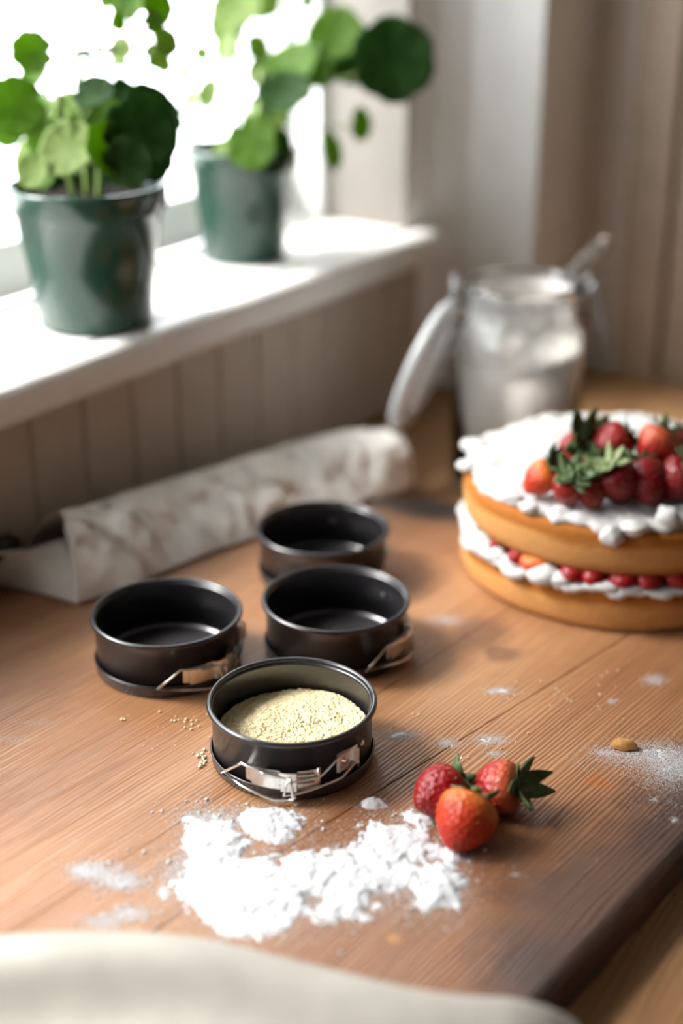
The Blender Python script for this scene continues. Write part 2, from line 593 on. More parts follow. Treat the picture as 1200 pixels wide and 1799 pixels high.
# jamb bead on the reveal
struct('trim_2', (-0.135, -0.098, Y1W - 0.012, Y1W, ZS, ZT), M['paint_white'], bev=0.003)
# white boxed-in corner next to the window, set at an angle
r = ray(938, 400); k = (1.335 - CAM.y) / r.y; xtrim = (CAM + r * k).x
bm = bmesh.new()
pts = [(0.0005, 1.254), (0.010, 1.284), (0.036, 1.310), (0.070, 1.325), (xtrim, 1.335), (xtrim, YF - 0.0005), (0.0005, YF - 0.0005)]
for z_, zz in ((0, None),):
    lo = [bm.verts.new((a, b, TABLE + 0.0005)) for a, b in pts]; hi = [bm.verts.new((a, b, ZC)) for a, b in pts]
    bm.faces.new(lo[::-1]); bm.faces.new(hi)
    for i in range(len(pts)): bm.faces.new((lo[i], lo[(i + 1) % len(pts)], hi[(i + 1) % len(pts)], hi[i]))
tag(link('trim_3', bmmesh('trim_3', bm), M['paint_bright'], smooth=False), kind='structure')
# door beside it
r = ray(1103, 300); xd = (CAM + r * ((YF - 0.02 - CAM.y) / r.y)).x
door = tag(empty('door_1', (xd, YF, 0)), 'dark brown painted door in the far wall', kind='structure')
boxo('door_frame', (0.0, 0.05, -0.022, -0.001, 0, 2.1), M['paint_brown'], door, bev=0.004)
boxo('door_leaf', (0.052, 0.80, -0.014, -0.001, 0, 2.05), M['paint_brown'], door, bev=0.002)
boxo('door_frame', (0.802, 0.852, -0.022, -0.001, 0, 2.1), M['paint_brown'], door, bev=0.004)
boxo('door_frame', (0.05, 0.802, -0.022, -0.001, 2.052, 2.1), M['paint_brown'], door, bev=0.004)

# window
win = tag(empty('window_1', (-0.16, 0, ZS)), kind='structure')
H = ZT - ZS
fx0, fx1 = -0.02, 0.025
bars = [('bottom_rail', Y0W, Y1W, 0.0, 0.05), ('top_rail', Y0W, Y1W, H - 0.05, H), ('jamb', Y0W, Y0W + 0.045, 0.05, H - 0.05), ('jamb', Y1W - 0.02, Y1W, 0.05, H - 0.05)]
npan = 2
wspan = (Y1W - Y0W - 0.09) / npan
for i in range(1, npan):
    yy = Y0W + 0.045 + wspan * i
    bars.append(('mullion', yy - 0.022, yy + 0.022, 0.05, H - 0.05))
for (nm, a, b, c, d) in bars:
    boxo(nm, (fx0, fx1, a, b, c, d), M['paint_white'], win, bev=0.004)
for i in range(npan):
    a = Y0W + 0.045 + wspan * i + (0.022 if i else 0); b = Y0W + 0.045 + wspan * (i + 1) - (0.022 if i < npan - 1 else 0)
    zb = 0.38
    boxo('glazing_bar', (fx0 + .008, fx1 - .005, a, b, zb, zb + 0.022), M['paint_white'], win, bev=0.003)
    boxo('pane', (-0.001, 0.001, a, b, 0.05, zb), M['pane'], win)
    boxo('pane', (-0.001, 0.001, a, b, zb + 0.022, H - 0.05), M['pane'], win)
# ground outside
struct('trim_4', (-60, -0.5, -40, 40, -0.4, -0.3), M['snow'])
bpy.data.objects['trim_4'].name = 'ground'

# ================================================================== TABLE
table = tag(empty('table', (0, 0, 0)), 'old brown wooden table under the window, pushed against the panelling', 'table')
M['table_wood'] = wood('table_wood', (0.30, 0.15, 0.065), (0.42, 0.23, 0.105), (0.52, 0.31, 0.15), grain=0.7, rough=0.45, spec=0.5)
seam = onz(1175, 667, TABLE).x
xs = [0.0125]
x = seam
while x > 0.06: x -= 0.135
x += 0.135
while x < 1.0:
    xs.append(x); x += 0.135
xs.append(1.05)
for i in range(len(xs) - 1):
    o = link('plank', bmmesh('plank', box_bm(xs[i] + 0.0006, xs[i + 1] - 0.0006, -0.9, YF - 0.019, TABLE - 0.035, TABLE, bev=0.0015)), M['table_wood'], table, smooth=False)
for (lx, ly) in ((0.06, -0.82), (0.99, -0.82), (0.06, YF - 0.09), (0.99, YF - 0.09)):
    boxo('leg', (lx - .03, lx + .03, ly - .03, ly + .03, 0, TABLE - 0.0351), M['table_wood'], table, bev=0.004)

# ================================================================== CUTTING BOARD
BO = Vector((0.55, 0.60, 0)); BA = -math.atan(0.081)
board = tag(empty('cutting_board', (BO.x, BO.y, TABLE), (0, 0, BA)), 'large worn wooden board dusted with flour, dark stained along its near right edge', 'board')
Rb = Matrix.Rotation(-BA, 2)


def tob(p):
    q = Rb @ Vector((p[0] - BO.x, p[1] - BO.y))
    return (q.x, q.y)


e1 = tob(onz(640, 872)); e2 = tob(onz(800, 888))
outline = [(-0.535, -0.40), (0.0, -0.40), (0.0, 0.50), (-0.17, 0.46), e2, e1, (-0.535, 0.24)]
# cut lines as x(y)
j1a, j1b = tob(onz(862, 1089)), tob(onz(768, 1150))
j2a, j2b, j2m = tob(onz(985, 1190)), tob(onz(520, 1480)), tob(onz(760, 1331))


def line(a, b):
    s = (b[0] - a[0]) / (b[1] - a[1])
    return lambda y: a[0] + s * (y - a[1])


l1 = line(j1a, (j1a[0] - 0.010, -0.38)); l2 = line(j2a, j2b)


def clip(poly, fx, keep_right):
    out = []
    n = len(poly)
    for i in range(n):
        a = poly[i]; b = poly[(i + 1) % n]
        da = a[0] - fx(a[1]); db = b[0] - fx(b[1])
        if not keep_right: da, db = -da, -db
        if da >= 0: out.append(a)
        if (da > 0 > db) or (da < 0 < db):
            t = da / (da - db)
            out.append((a[0] + (b[0] - a[0]) * t, a[1] + (b[1] - a[1]) * t))
    return out


def on_outline(p):
    for i in range(len(outline)):
        a = Vector(outline[i]); b = Vector(outline[(i + 1) % len(outline)])
        ab = b - a; t = max(0, min(1, (Vector(p) - a).dot(ab) / ab.length_squared))
        if (a + ab * t - Vector(p)).length < 1e-4: return True
    return False


def plank_bm(poly, T):
    bm = bmesh.new()
    lo = [bm.verts.new((x, y, 0.0003)) for x, y in poly]
    hi = [bm.verts.new((x, y, T)) for x, y in poly]
    bm.faces.new(lo[::-1]); bm.faces.new(hi)
    n = len(poly)
    for i in range(n):
        bm.faces.new((lo[i], lo[(i + 1) % n], hi[(i + 1) % n], hi[i]))
    outer = []; inner = []
    for i in range(n):
        a = poly[i]; b = poly[(i + 1) % n]
        e = bm.edges.get((hi[i], hi[(i + 1) % n]))
        mid = ((a[0] + b[0]) / 2, (a[1] + b[1]) / 2)
        (outer if on_outline(mid) else inner).append(e)
    for i in range(n):   # vertical corner edges that are true outline corners
        if min(math.hypot(poly[i][0] - q[0], poly[i][1] - q[1]) for q in outline) < 1e-5:
            outer.append(bm.edges.get((lo[i], hi[i])))
    bmesh.ops.bevel(bm, geom=outer, offset=0.006, segments=4, profile=0.5, affect='EDGES')
    return bm


g = 0.0005
pA = clip(outline, lambda y: l1(y) - 0.0003, False)
pB = clip(clip(outline, lambda y: l1(y) + 0.0003, True), lambda y: l2(y) - g, False)
pC = clip(outline, lambda y: l2(y) + g, True)
ST = []
def stain_shade(u, v, ru, rv_, rgb, amt, ns):
    p = tob(onz(u, v)); ST.append((p[0], p[1], ru, rv_, rgb, amt, ns))
stain_shade(1110, 1560, 0.075, 0.22, (0.035, 0.022, 0.024), 0.92, 24)
stain_shade(1060, 1620, 0.06, 0.09, (0.05, 0.032, 0.035), 0.8, 45)
stain_shade(1010, 1680, 0.06, 0.07, (0.05, 0.032, 0.030), 0.75, 30)
stain_shade(1200, 1480, 0.03, 0.10, (0.05, 0.03, 0.025), 0.7, 40)
stain_shade(1050, 1375, 0.014, 0.010, (0.34, 0.11, 0.025), 0.85, 60)
stain_shade(850, 1110, 0.03, 0.05, (0.07, 0.035, 0.025), 0.6, 30)
stain_shade(880, 1150, 0.02, 0.02, (0.08, 0.04, 0.03), 0.6, 40)
stain_shade(700, 880, 0.12, 0.035, (0.02, 0.012, 0.010), 0.97, 8)  # cloth shadow painted dark along the far edge
stain_shade(770, 886, 0.09, 0.028, (0.02, 0.012, 0.010), 0.95, 8)  # painted shadow continued toward the cake
stain_shade(692, 1650, 0.006, 0.005, (0.5, 0.22, 0.05), 0.7, 60)
stain_shade(1000, 1560, 0.06, 0.12, (0.17, 0.075, 0.035), 0.45, 18)
M['board_wood'] = wood('board_wood', (0.29, 0.130, 0.057), (0.40, 0.195, 0.088), (0.50, 0.275, 0.135), grain=1.0, rough=0.38, stains_shades=ST, spec=0.85)
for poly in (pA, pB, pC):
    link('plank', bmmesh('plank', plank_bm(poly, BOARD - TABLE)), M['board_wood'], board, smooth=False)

# ================================================================== SPRINGFORM TINS
RW = 0.0468
def cyl(phi, h, off=0.0):
    a = math.radians(phi)
    return Vector((math.sin(a) * (RW + off), -math.cos(a) * (RW + off), h))


def arc(a, b, n=5, off0=0.0, off1=0.0):
    return [cyl(a[0] + (b[0] - a[0]) * i / n, a[1] + (b[1] - a[1]) * i / n, off0 + (off1 - off0) * i / n) for i in range(n + 1)]


def curved_plate(outline_pts, off, thick, nseg=8):
    """plate given by (phi, h) polygon spans: list of (phi, h_low, h_high, extra)"""
    V = []; F = []
    k = len(outline_pts)
    for (phi, h0, h1, ex) in outline_pts:
        for (hh, oo) in ((h0, off + ex), (h1, off + ex), (h1, off + ex + thick), (h0, off + ex + thick)):
            V.append(cyl(phi, hh, oo))
    for i in range(k - 1):
        for q in range(4):
            F.append((i * 4 + q, i * 4 + (q + 1) % 4, i * 4 + 4 + (q + 1) % 4, i * 4 + 4 + q))
    F.append((0, 1, 2, 3)); F.append((k * 4 - 1, k * 4 - 2, k * 4 - 3, k * 4 - 4))
    return V, F


def make_tin():
    root = empty('springform_tin')
    rim = []
    for i in range(13):
        a = -math.pi * 0.5 + 2 * math.pi * i / 14
        rim.append((0.04815 + 0.00175 * math.cos(a), 0.0368 + 0.00175 * math.sin(a)))
    prof = [(0.0460, 0.0052), (0.0468, 0.0052), (0.0468, 0.034)] + rim + [(0.0460, 0.0365), (0.0460, 0.034)]
    lathe_obj('ring', prof, M['tin'], root, n=128, closed=True)
    # inner lining of the ring and base plate
    base = [(0.0, 0.0030), (0.040, 0.0030), (0.0412, 0.0038), (0.0457, 0.0040), (0.0457, 0.0050), (0.0470, 0.0078), (0.0476, 0.0087), (0.0483, 0.0086), (0.0486, 0.0078), (0.0480, 0.0062), (0.0478, 0.0050), (0.0478, 0.0012), (0.0470, 0.0002), (0.044, 0.0002), (0.0430, 0.0015), (0.0, 0.0015)]
    lathe_obj('base', base, M['tin'], root, n=128)
    # latch
    V, F = curved_plate([(p, 0.0085, 0.0205, e) for p, e in ((-29, 0.0004), (-24, 0.0006), (-16, 0.0008), (-9, 0.0009), (-8, 0.0030), (-4, 0.0036), (2, 0.0036), (3, 0.0016), (9, 0.0016), (16, 0.0012))], 0.0004, 0.0007)
    latch = link('latch', pymesh('latch', V, F), M['steel'], root, smooth=False)
    V, F = curved_plate([(31, 0.0135, 0.0255, 0.0), (34, 0.0130, 0.0265, 0.0), (41, 0.0130, 0.0265, 0.0), (46, 0.0135, 0.0260, 0.0), (46.5, 0.0135, 0.0260, 0.004)], 0.0003, 0.0007)
    link('bracket', pymesh('bracket', V, F), M['steel'], latch, smooth=False)
    V, F = curved_plate([(-34, 0.010, 0.0195, 0), (-30, 0.0095, 0.020, 0), (-18, 0.0095, 0.020, 0)], 0.0001, 0.0005)
    link('backing_plate', pymesh('backing_plate', V, F), M['steel'], latch, smooth=False)
    # ribs stamped on the lever
    bm = bmesh.new()
    for (a, b) in (((-22, 0.0185), (-9, 0.0175)), ((-9, 0.0190), (14, 0.0180)), ((-9, 0.0130), (14, 0.0125))):
        tube_bm(arc(a, b, 5, 0.003, 0.0035), 0.0009, 6, bm)
    link('lever', bmmesh('lever', bm), M['steel'], latch)
    # left wire loop
    pts = arc((-56, 0.0065), (-36, 0.0205), 4, 0.0022, 0.0020) + arc((-36, 0.0205), (-26, 0.0195), 2, 0.002, 0.0022)[1:] + arc((-26, 0.0195), (-2, 0.0170), 4, 0.0022, 0.0045)[1:] \
        + arc((-2, 0.0170), (0, 0.0045), 3, 0.0058, 0.0062) + arc((0, 0.0045), (-12, 0.0035), 3, 0.006, 0.0055)[1:] + arc((-12, 0.0035), (-36, 0.0072), 4, 0.0055, 0.0035)[1:]
    link('wire_loop', bmmesh('wire_loop', tube_bm(pts, 0.00085, 8, closed=True)), M['steel'], latch)
    # right wire loop
    pts = arc((-6, 0.0065), (20, 0.0100), 4, 0.0055, 0.0035) + arc((20, 0.010), (34, 0.0105), 3, 0.003, 0.0025)[1:] + arc((34, 0.0105), (48, 0.0165), 3, 0.0025, 0.0022)[1:] \
        + arc((48, 0.0165), (47, 0.0270), 2, 0.0022, 0.0022)[1:] + arc((47, 0.0270), (32, 0.0250), 3, 0.0022, 0.0022)[1:] + arc((32, 0.025), (18, 0.0160), 3, 0.0022, 0.003)[1:] + arc((18, 0.016), (-4, 0.0150), 3, 0.003, 0.005)[1:]
    link('wire_loop', bmmesh('wire_loop', tube_bm(pts, 0.00075, 8, closed=True)), M['steel'], latch)
    for (ph, h, rr, off) in ((38, 0.0200, 0.0026, 0.0008), (58, 0.0225, 0.0021, 0.0), (-27, 0.0150, 0.0010, 0.0006), (0, 0.0060, 0.0016, 0.0062), (10, 0.0155, 0.0014, 0.0022), (-14, 0.0115, 0.0010, 0.0012)):
        bm = bmesh.new()
        bmesh.ops.create_uvsphere(bm, u_segments=12, v_segments=8, radius=rr)
        for v in bm.verts: v.co.y *= 0.55
        bmesh.ops.rotate(bm, verts=bm.verts[:], cent=(0, 0, 0), matrix=Matrix.Rotation(math.radians(ph), 3, 'Z'))
        bmesh.ops.translate(bm, verts=bm.verts[:], vec=cyl(ph, h, off))
        link('rivet', bmmesh('rivet', bm), M['steel'], latch)
    bm = bmesh.new(); tube_bm([cyl(17, 0.0085, 0.0022), cyl(17, 0.0215, 0.0022)], 0.0010, 8, bm)
    link('hinge_pin', bmmesh('hinge_pin', bm), M['steel'], latch)
    return root


def copy_tree(o, parent=None):
    c = o.copy(); COL.objects.link(c)
    if parent is not None: c.parent = parent
    for ch in list(o.children):
        copy_tree(ch, c)
    return c


tin0 = make_tin()
TINS = [((0.3265, 0.5815), 0, 'dark springform tin filled with pale almond meal, nearest of the tins'),
        ((0.194, 0.6265), 44, 'empty dark springform tin nearest the window, left of the filled tin'),
        ((0.2755, 0.7040), 78, 'empty dark springform tin directly behind the filled tin, latch at its right'),
        ((0.2040, 0.7940), 112, 'empty dark springform tin farthest back, partly hidden by another tin')]
for i, ((x, y), a, lab) in enumerate(TINS):
    o = tin0 if i == 0 else copy_tree(tin0)
    d = CAM - Vector((x, y, 0))
    o.location = (x, y, BOARD)
    o.rotation_euler = (0, 0, math.atan2(d.y, d.x) + math.pi / 2 + math.radians(a))
    tag(o, lab, 'cake tin', 'small springform tins on the board')

# almond meal in the first tin
nr, na = 80, 260
V = []; F = []
tx, ty = TINS[0][0]
for i in range(nr):
    for j in range(na):
        r = 0.0452 * i / (nr - 1); a = 2 * math.pi * j / na
        px, py = r * math.cos(a), r * math.sin(a)
        side = RV.x * px + RV.y * py
        h = 0.0178 + side * 0.035 + 0.0030 * (float(fbm(np.array(px * 1000 + 50), np.array(py * 1000 + 50), 3, 3)) - 0.5) + 0.002 * (float(vnoise(np.array(px * 90 + 9), np.array(py * 90 + 9), 8)) - 0.5)
        if i == nr - 1: h = 0.0062 if False else h - 0.0005
        V.append((px, py, h))
for i in range(nr - 1):
    for j in range(na):
        j2 = (j + 1) % na
        F.append((i * na + j, (i + 1) * na + j, (i + 1) * na + j2, i * na + j2))
nb = len(V)
for j in range(na):
    a = 2 * math.pi * j / na
    V.append((0.0452 * math.cos(a), 0.0452 * math.sin(a), 0.0042))
for j in range(na):
    j2 = (j + 1) % na
    F.append(((nr - 1) * na + j, nb + j, nb + j2, (nr - 1) * na + j2))
F.append(tuple(nb + j for j in range(na))[::-1])
meal = link('almond_meal', pymesh('almond_meal', V, F), M['meal'])
meal.location = (tx, ty, BOARD)
tag(meal, 'pale yellow crumbly almond meal filling the nearest tin', 'almond meal', kind='stuff')


# ================================================================== SPECKS
def octa(centers, radii, squash=0.7):
    c = np.asarray(centers, float); r = np.asarray(radii, float)[:, None]
    base = np.array([(1, 0, 0), (0, 1, 0), (-1, 0, 0), (0, -1, 0), (0, 0, squash), (0, 0, -squash)], float)
    n = len(c)
    V = (c[:, None, :] + base[None] * r[:, None, :] * (0.7 + 0.6 * RNG.random((n, 6, 1)))).reshape(-1, 3)
    f = np.array([(0, 1, 4), (1, 2, 4), (2, 3, 4), (3, 0, 4), (1, 0, 5), (2, 1, 5), (3, 2, 5), (0, 3, 5)])
    F = (f[None] + (np.arange(n) * 6)[:, None, None]).reshape(-1, 3)
    return V, F


def wblob(u, v, ru, rv_, s):
    """pixel-measured patch -> centre, world axes on the board"""
    c = onz(u, v); a = onz(u + ru, v) - c; b = onz(u, v + rv_) - c
    A = np.array([[a.x, b.x], [a.y, b.y]])
    return (np.array([c.x, c.y]), np.linalg.inv(A), s, A)


HEAP = [wblob(*q) for q in [(430, 1565, 120, 60, 1.25), (375, 1480, 65, 60, .95), (475, 1448, 70, 36, 1.1), (560, 1540, 120, 52, .9), (690, 1485, 90, 50, .95),
                            (765, 1560, 62, 55, .9), (690, 1545, 110, 45, .7), (450, 1625, 90, 34, .75), (610, 1590, 90, 34, .6), (655, 1413, 27, 9, 1.1),
                            (735, 1440, 45, 20, .6), (340, 1440, 30, 12, .6), (310, 1560, 60, 40, .35), (800, 1500, 40, 22, .7)]]
SMEAR = [wblob(*q) for q in [(700, 1292, 52, 13, .75), (785, 1306, 36, 12, .65), (862, 1300, 42, 13, .7), (877, 1214, 34, 9, .8), (870, 1325, 22, 8, .6), (780, 1090, 46, 14, .4),
                             (1150, 1195, 26, 14, .6), (1075, 1232, 12, 6, .6), (1140, 1325, 120, 28, .62), (1180, 1350, 70, 40, .6), (1060, 1322, 26, 7, .7), (1185, 1440, 10, 7, .6), (905, 1537, 12, 6, .6), (1150, 1405, 10, 6, .5), (25, 1300, 40, 10, .25), (60, 1270, 40, 8, .2)]]


def density(X, Y, blobs):
    D = np.zeros_like(X)
    for c, Ai, s, A in blobs:
        dx = X - c[0]; dy = Y - c[1]
        a = Ai[0, 0] * dx + Ai[0, 1] * dy; b = Ai[1, 0] * dx + Ai[1, 1] * dy
        D = np.maximum(D, s * np.clip(1.25 - (a * a + b * b) ** .5 , 0, 1.0)) + 0.25 * s * np.exp(-(a * a + b * b) * 1.2)
    return D


def heap_mesh(name, x0, x1, y0, y1, step, blobs, thr, amp, hmax, seed, fs):
    xs_ = np.arange(x0, x1, step); ys_ = np.arange(y0, y1, step)
    X, Y = np.meshgrid(xs_, ys_, indexing='ij')
    D = density(X, Y, blobs)
    n = fbm(X * fs, Y * fs, seed, 6) * 0.8 + 0.2 * fbm(X * fs * 9, Y * fs * 9, seed + 2, 3); n2 = fbm(X * fs * 3.1, Y * fs * 3.1, seed + 9, 3)
    H_ = (D + amp * (n - 0.5) + amp * 0.45 * (n2 - 0.5) - thr)
    hh = np.clip(H_, 0, None)
    Z = hmax * (1 - np.exp(-hh * 1.5)) * (0.6 + 0.45 * n2 + 0.45 * fbm(X * 900, Y * 900, seed + 4, 2)) + np.where(H_ > 0, 0.0001, -0.0003)
    ok = H_ > 0
    cell = ok[:-1, :-1] | ok[1:, :-1] | ok[:-1, 1:] | ok[1:, 1:]
    idx = np.arange(X.size).reshape(X.shape)
    F = np.stack([idx[:-1, :-1][cell], idx[1:, :-1][cell], idx[1:, 1:][cell], idx[:-1, 1:][cell]], 1)
    used, inv = np.unique(F, return_inverse=True)
    V = np.stack([X.ravel(), Y.ravel(), BOARD + Z.ravel()], 1)[used]
    return fastmesh(name, V, inv.reshape(F.shape))


fl = link('flour_pile', heap_mesh('flour_pile', 0.22, 0.56, 0.34, 0.66, 0.0007, HEAP, 0.50, 1.15, 0.0042, 21, 75), M['flour'])
tag(fl, 'spilled white flour in a loose heap in front of the filled tin', 'flour', kind='stuff')
fs_ = link('flour_smear', heap_mesh('flour_smear', 0.10, 0.60, 0.45, 0.95, 0.0010, SMEAR, 0.98, 1.3, 0.0006, 5, 330), M['flour'])
tag(fs_, 'thin white smears of flour on the board around the crack and right edge', 'flour', kind='stuff')

# fine dust and clumps
C_, R_ = [], []
def scatter(blobs, n, spread, r0, r1, zf=0.4):
    for c, Ai, s, A in blobs:
        k = int(n * s * abs(np.linalg.det(A)) * 1e4)
        q = RNG.normal(size=(k, 2)) * spread
        p = (A @ q.T).T + c
        rr = r0 + (r1 - r0) * RNG.random(k) ** 3
        for (x, y), r_ in zip(p, rr):
            C_.append((x, y, BOARD + r_ * zf)); R_.append(r_)
scatter(HEAP, 800, 0.66, 0.00012, 0.00045)
SOFT = [wblob(*q) for q in [(150, 1530, 40, 18, 1.0), (215, 1550, 50, 20, .9), (180, 1535, 70, 30, .5), (180, 1620, 50, 18, .7), (230, 1605, 50, 18, .8), (275, 1650, 40, 12, .5), (330, 1530, 60, 40, .5), (370, 1440, 70, 30, .5)]]
scatter(SOFT, 1700, 0.42, 0.00012, 0.00045)
scatter(SOFT, 40, 0.5, 0.0005, 0.0012)
scatter(HEAP, 5, 0.75, 0.0006, 0.0017)
scatter(SMEAR, 2300, 0.42, 0.0001, 0.00032)
scatter([wblob(1150, 1330, 100, 40, 1.0), wblob(1180, 1375, 80, 50, 1.0)], 260, 0.6, 0.0001, 0.00032)
scatter([wblob(950, 1280, 260, 110, 1.0)], 7, 0.7, 0.0001, 0.0004)
scatter([wblob(800, 1480, 130, 60, 1.0)], 18, 0.6, 0.00012, 0.0006)
C_ = np.array(C_); R_ = np.array(R_)
# keep clear of the tins
keep = np.ones(len(C_), bool)
for (x, y), _, _ in TINS:
    keep &= np.hypot(C_[:, 0] - x, C_[:, 1] - y) > 0.0495
bx = np.array([tob(p)[0] for p in C_]); keep &= bx < -0.004
V, F = octa(C_[keep], R_[keep])
tag(link('flour_dust', fastmesh('flour_dust', V, F), M['flour'], smooth=False), 'fine white flour grains scattered over the right half of the board', 'flour', kind='stuff')

C_, R_ = [], []
def crumbs(u, v, ru, rv_, n, r0, r1):
    for _ in range(n):
        p = onz(u + random.gauss(0, ru), v + random.gauss(0, rv_))
        if min(math.hypot(p.x - t[0][0], p.y - t[0][1]) for t in TINS) < 0.051: continue
        r = random.uniform(r0, r1); C_.append((p.x, p.y, BOARD + r * 0.6)); R_.append(r)
crumbs(215, 1264, 4, 3, 4, 0.0008, 0.0017)
crumbs(330, 1272, 26, 8, 24, 0.0004, 0.0012)
crumbs(358, 1335, 5, 8, 12, 0.0008, 0.0018)
crumbs(270, 1300, 50, 18, 22, 0.0003, 0.0008)
crumbs(880, 1260, 120, 70, 36, 0.0003, 0.0010)
crumbs(980, 1200, 80, 40, 20, 0.0003, 0.0010)
crumbs(700, 1420, 60, 20, 20, 0.0004, 0.0012)
crumbs(815, 1333, 6, 4, 3, 0.0006, 0.0012)
V, F = octa(C_, R_, 0.9)
tag(link('almond_crumbs', fastmesh('almond_crumbs', V, F), M['crumb'], smooth=False), 'pale almond crumbs sprinkled on the board beside the tins', 'crumbs', kind='stuff')
# one orange cake crumb
bm = bmesh.new(); bmesh.ops.create_icosphere(bm, subdivisions=3, radius=1)
for v in bm.verts:
    n_ = 0.75 + 0.5 * float(fbm(np.array(v.co.x * 2 + 7), np.array(v.co.y * 2 + v.co.z + 7), 4, 3))
    v.co = Vector((v.co.x * 0.0078 * n_, v.co.y * 0.0045 * n_, max(-0.35, v.co.z) * 0.0045 * n_))
mz = min(v.co.z for v in bm.verts)
cr = link('cake_crumb', bmmesh('cake_crumb', bm), M['crust'])
p = onz(1096, 1314); cr.location = (p.x, p.y, BOARD - mz); cr.rotation_euler = (0, 0, YAW - 0.15)
tag(cr, 'single orange brown cake crumb lying in the flour dust at the right', 'crumb')


# ================================================================== STRAWBERRIES
def berry_profile(t):
    # t 0 tip .. 1 shoulder
    return (math.sin(math.pi * min(1, t * 0.5 + 0.0)) ** 0.72) if t < 1 else 1


def make_berry(label, pos, axis, rad, length, m, seed, calyx=1.0, rest=None, leafm='calyx', roll=0.0, group='strawberries', wide=1.0):
    rnd = random.Random(seed)
    root = empty('strawberry')
    nu, nv = 40, 26
    V = []
    for i in range(nu):
        a = 2 * math.pi * i / nu
        for j in range(nv):
            t = j / (nv - 1)
            # superellipse-like profile, widest at 65 %
            if t < 0.66:
                s = t / 0.66; r = math.sin(math.pi / 2 * s ** 0.8) ** 0.88
            else:
                s = (t - 0.66) / 0.34; r = math.sqrt(max(0, 1 - (s * 0.97) ** 2.6))
            z = (t - 0.5) * length
            if t > 0.9: z -= (t - 0.9) / 0.1 * 0.06 * length
            rr = rad * r * (1 + 0.035 * math.sin(2 * a + seed) + 0.025 * math.sin(3 * a + seed * 2.1))
            V.append((rr * math.cos(a) * wide, rr * math.sin(a), z))
    V = np.array(V)
    F = grid_faces(nu, nv, True)
    bm = bmesh.new()
    vs = [bm.verts.new(v) for v in V]
    for f in F: bm.faces.new([vs[i] for i in f])
    bmesh.ops.remove_doubles(bm, verts=bm.verts[:], dist=1e-5)
    if True:
        tips = [v for v in bm.verts if v.co.z > length * 0.5 - 0.0999 * length and (v.co.x ** 2 + v.co.y ** 2) < (rad * 0.35) ** 2]
    bes = [e for e in bm.edges if e.is_boundary]
    if bes: bmesh.ops.holes_fill(bm, edges=bes)
    me = bmmesh('flesh', bm)
    flesh = link('flesh', me, m, root)
    # seeds on a spiral
    SC = []; SR = []
    ns = 95
    for k in range(ns):
        t = 0.06 + 0.80 * (k + 0.5) / ns
        a = k * 2.399963
        i = int(a / (2 * math.pi) * nu) % nu; j = min(nv - 1, int(t * (nv - 1)))
        p = V[i * nv + j]
        SC.append(p * 1.005); SR.append(0.00052)
    VV, FF = octa(SC, SR, 1.3)
    sd = link('seeds', fastmesh('seeds', VV, FF), M['seed'], root); sd['kind'] = 'stuff'
    # calyx
    zt = length * 0.43
    cy = lathe_obj('calyx', [(0.0, -0.001), (0.0042 * calyx, -0.0005), (0.0035 * calyx, 0.0012), (0.0013, 0.0022), (0.0011, 0.0065), (0.0, 0.0068)], M['calyx' if leafm == 'calyx' else leafm], root, n=14)
    cy.location = (0, 0, zt)
    nl = 9
    for k in range(nl):
        a = 2 * math.pi * k / nl + rnd.uniform(-0.2, 0.2)
        Ls = rad * rnd.uniform(0.75, 1.15) * calyx; W = rad * 0.26 * rnd.uniform(0.8, 1.2) * calyx
        curl = rnd.uniform(-0.5, 1.3)
        S = []
        n1, n2 = 7, 3
        for q in range(n1):
            s = q / (n1 - 1)
            w = W * (math.sin(math.pi * (0.12 + 0.86 * s ** 0.9)) ** 0.8)
            up = (0.0012 + Ls * (0.05 * s + 0.55 * curl * s * s - 0.12 * (1 - s) * s))
            out = 0.0015 + Ls * s * (1 - 0.12 * abs(curl) * s)
            for qq in (-1, 0, 1):
                S.append(Vector((out, w * qq, up + (0.0 if qq == 0 else 0.15 * w))))
        Rz = Matrix.Rotation(a, 3, 'Z')
        sp = link('sepal', pymesh('sepal', [Rz @ s for s in S], grid_faces(n1, n2)), M[leafm], cy)
        solidify(sp, 0.0004)
    axis = Vector(axis).normalized()
    q = axis.to_track_quat('Z', 'Y')
    rotm = q.to_matrix() @ Matrix.Rotation(roll, 3, 'Z')
    root.rotation_euler = rotm.to_euler()
    z = pos[2]
    if rest is not None:
        mz = min((rotm @ v.co).z for v in me.vertices)
        z = rest - mz
    root.location = (pos[0], pos[1], z)
    tag(root, label, 'strawberry', group)
    return root


G1 = 'strawberries on the board'
p = onz(769, 1398, BOARD + 0.013); make_berry('deep red strawberry on the board, left one of the three, leaves pointing away', p, dirv(0.80, 0.60, 0.12), 0.0148, 0.032, M['berry_red'], 1, 1.0, BOARD, roll=0.3, group=G1)
p = onz(815, 1446, BOARD + 0.014); make_berry('orange red strawberry on the board, nearest of the three', p, dirv(0.42, 0.62, 0.50), 0.0162, 0.034, M['berry_orange'], 2, 0.75, BOARD, leafm='calyx_pale', roll=1.0, group=G1)
p = onz(870, 1385, BOARD + 0.013); make_berry('pink red strawberry on the board with large dark leaves turned right', p, dirv(0.90, -0.28, 0.30), 0.0150, 0.031, M['berry_blush'], 3, 1.25, BOARD, roll=0.5, group=G1)

# ================================================================== CAKE
CX, CY_ = 0.378, 0.935
cake = tag(empty('cake', (CX, CY_, BOARD)), 'round two layer sponge cake with cream and strawberry filling under a cream top', 'cake')
CR = 0.1175


